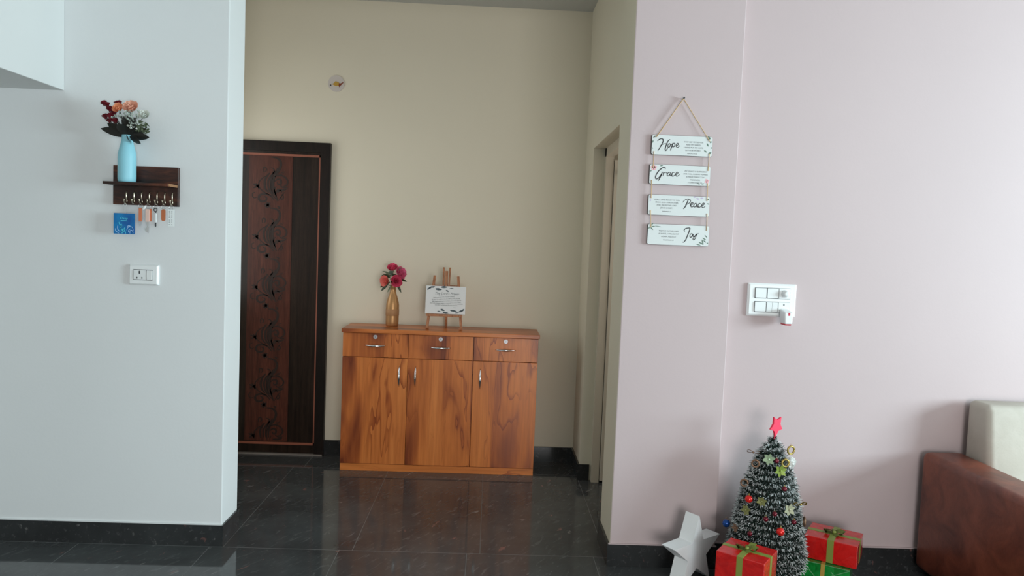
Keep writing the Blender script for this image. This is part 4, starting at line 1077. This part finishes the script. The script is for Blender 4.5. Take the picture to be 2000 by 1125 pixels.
# measured box: corners on its top face
def boxfrom(P0, P1, P2, P3):
    c = (Vector(P0) + Vector(P1) + Vector(P2) + Vector(P3)) / 4
    ex = (Vector(P3) - Vector(P0)) + (Vector(P2) - Vector(P1)); ey = (Vector(P1) - Vector(P0)) + (Vector(P2) - Vector(P3))
    return c, math.atan2(ex.y, ex.x), ex.length / 2, ey.length / 2
c, rz, w, d = boxfrom((.928, 2.744), (1.05, 2.889), (1.19, 2.756), (1.088, 2.644))
gift('red wrapped gift box with green ribbon in front of the tree, nearest the camera', (c.x, c.y, 0), rz, w, d, .26, M_redwrap, M_ribbon, .024, .036)
c, rz, w, d = boxfrom((1.409, 2.993), (1.499, 3.150), (1.671, 3.029), (1.585, 2.876))
gift('red wrapped gift box with green ribbon stacked on the green box, right of the tree', (c.x, c.y, .137), rz, w, d, .098, M_redwrap, M_ribbon, .026, .036)
# green box under it
g = thing('gift_box', 'green foil gift box with ochre ribbon underneath the right red box', 'gift box', (1.515, 2.995, 0), -.555, group='wrapped gift boxes')
bm = bmesh.new(); vbox(bm, -.098, .092, -.085, .085, 0, .135); bevel(bm, .0025, 2); obj('wrapped_box', bm, M_greenwrap, g)
bm = bmesh.new(); vbox(bm, -.020, -.004, -.0865, .0865, .1345, .1362); vbox(bm, -.020, -.004, -.0868, -.0848, 0.001, .1362); vbox(bm, -.020, -.004, .0848, .0868, .001, .1362)
obj('ribbon', bm, M_ribbon2, g)
bm = bmesh.new()
for (a, b) in (((-.098, .133), (-.030, .062)), ((-.030, .062), (.092, .133)), ((-.098, .133), (-.022, .134)), ((-.002, .134), (.092, .134)), ((-.030, .062), (-.005, .008)), ((.02, .11), (.085, .05))):
    ribbon(bm, [a, b], .0026, -.0855, .0012, .8)
obj('fold_lines', bm, M_fold, g, label='pale fold creases of the foil')
# small box at the bottom
g = thing('gift_box', 'small red and green gift box low in front of the tree', 'gift box', (1.245, 2.705, 0), -.15, group='wrapped gift boxes')
bm = bmesh.new(); vbox(bm, -.055, .10, -.05, .05, 0, .118); bevel(bm, .002, 2); obj('wrapped_box', bm, mat('dull_red_paper', (0.30, 0.03, 0.02), 0.4), g)
bm = bmesh.new(); vbox(bm, -.0555, .1005, .018, .034, .1175, .1192); vbox(bm, -.0555, -.0545, .018, .034, .001, .1192); vbox(bm, .0995, .1005, .018, .034, .001, .1192); obj('ribbon', bm, M_leafg, g)

# ------------------------------------------------------------------ sofa
SO = thing('sofa', 'rust brown suede sofa with cream back cushions against the pink wall', 'sofa', (2.8, 2.75, 0))
def sobj(name, bm, m, label=None, sub=0):
    bmesh.ops.translate(bm, verts=bm.verts, vec=(-2.8, -2.75, 0))
    o = obj(name, bm, m, SO, label=label)
    for f in o.data.polygons: f.use_smooth = True
    return o
for x0, x1 in ((2.005, 2.195), (3.42, 3.61)):
    bm = bxbm(x0, x1, 2.28, 3.178, .03, .572, .03, 5); sobj('armrest', bm, M_brown)
bm = bxbm(2.195, 3.42, 2.30, 3.10, .05, .30, .01, 2); sobj('base_frame', bm, M_brown)
for x0, x1 in ((2.20, 2.805), (2.81, 3.415)):
    bm = bxbm(x0, x1, 2.29, 3.02, .30, .43, .03, 4); sobj('seat_cushion', bm, M_creamf)
    bm = bmesh.new(); vs = vbox(bm, x0, x1, 3.02, 3.178, .42, .818)
    for v_ in vs:
        if v_.co.y < 3.1: v_.co.y = 3.035 if v_.co.z > .6 else 2.985
    bevel(bm, .028, 5); sobj('back_cushion', bm, M_creamf)
for x in (2.06, 3.55):
    for y in (2.34, 3.10):
        bm = bmesh.new(); lathe(bm, [(0, 0), (.018, 0), (.022, .035), (0, .035)], 14, (x, y, 0)); sobj('leg', bm, M_pot)
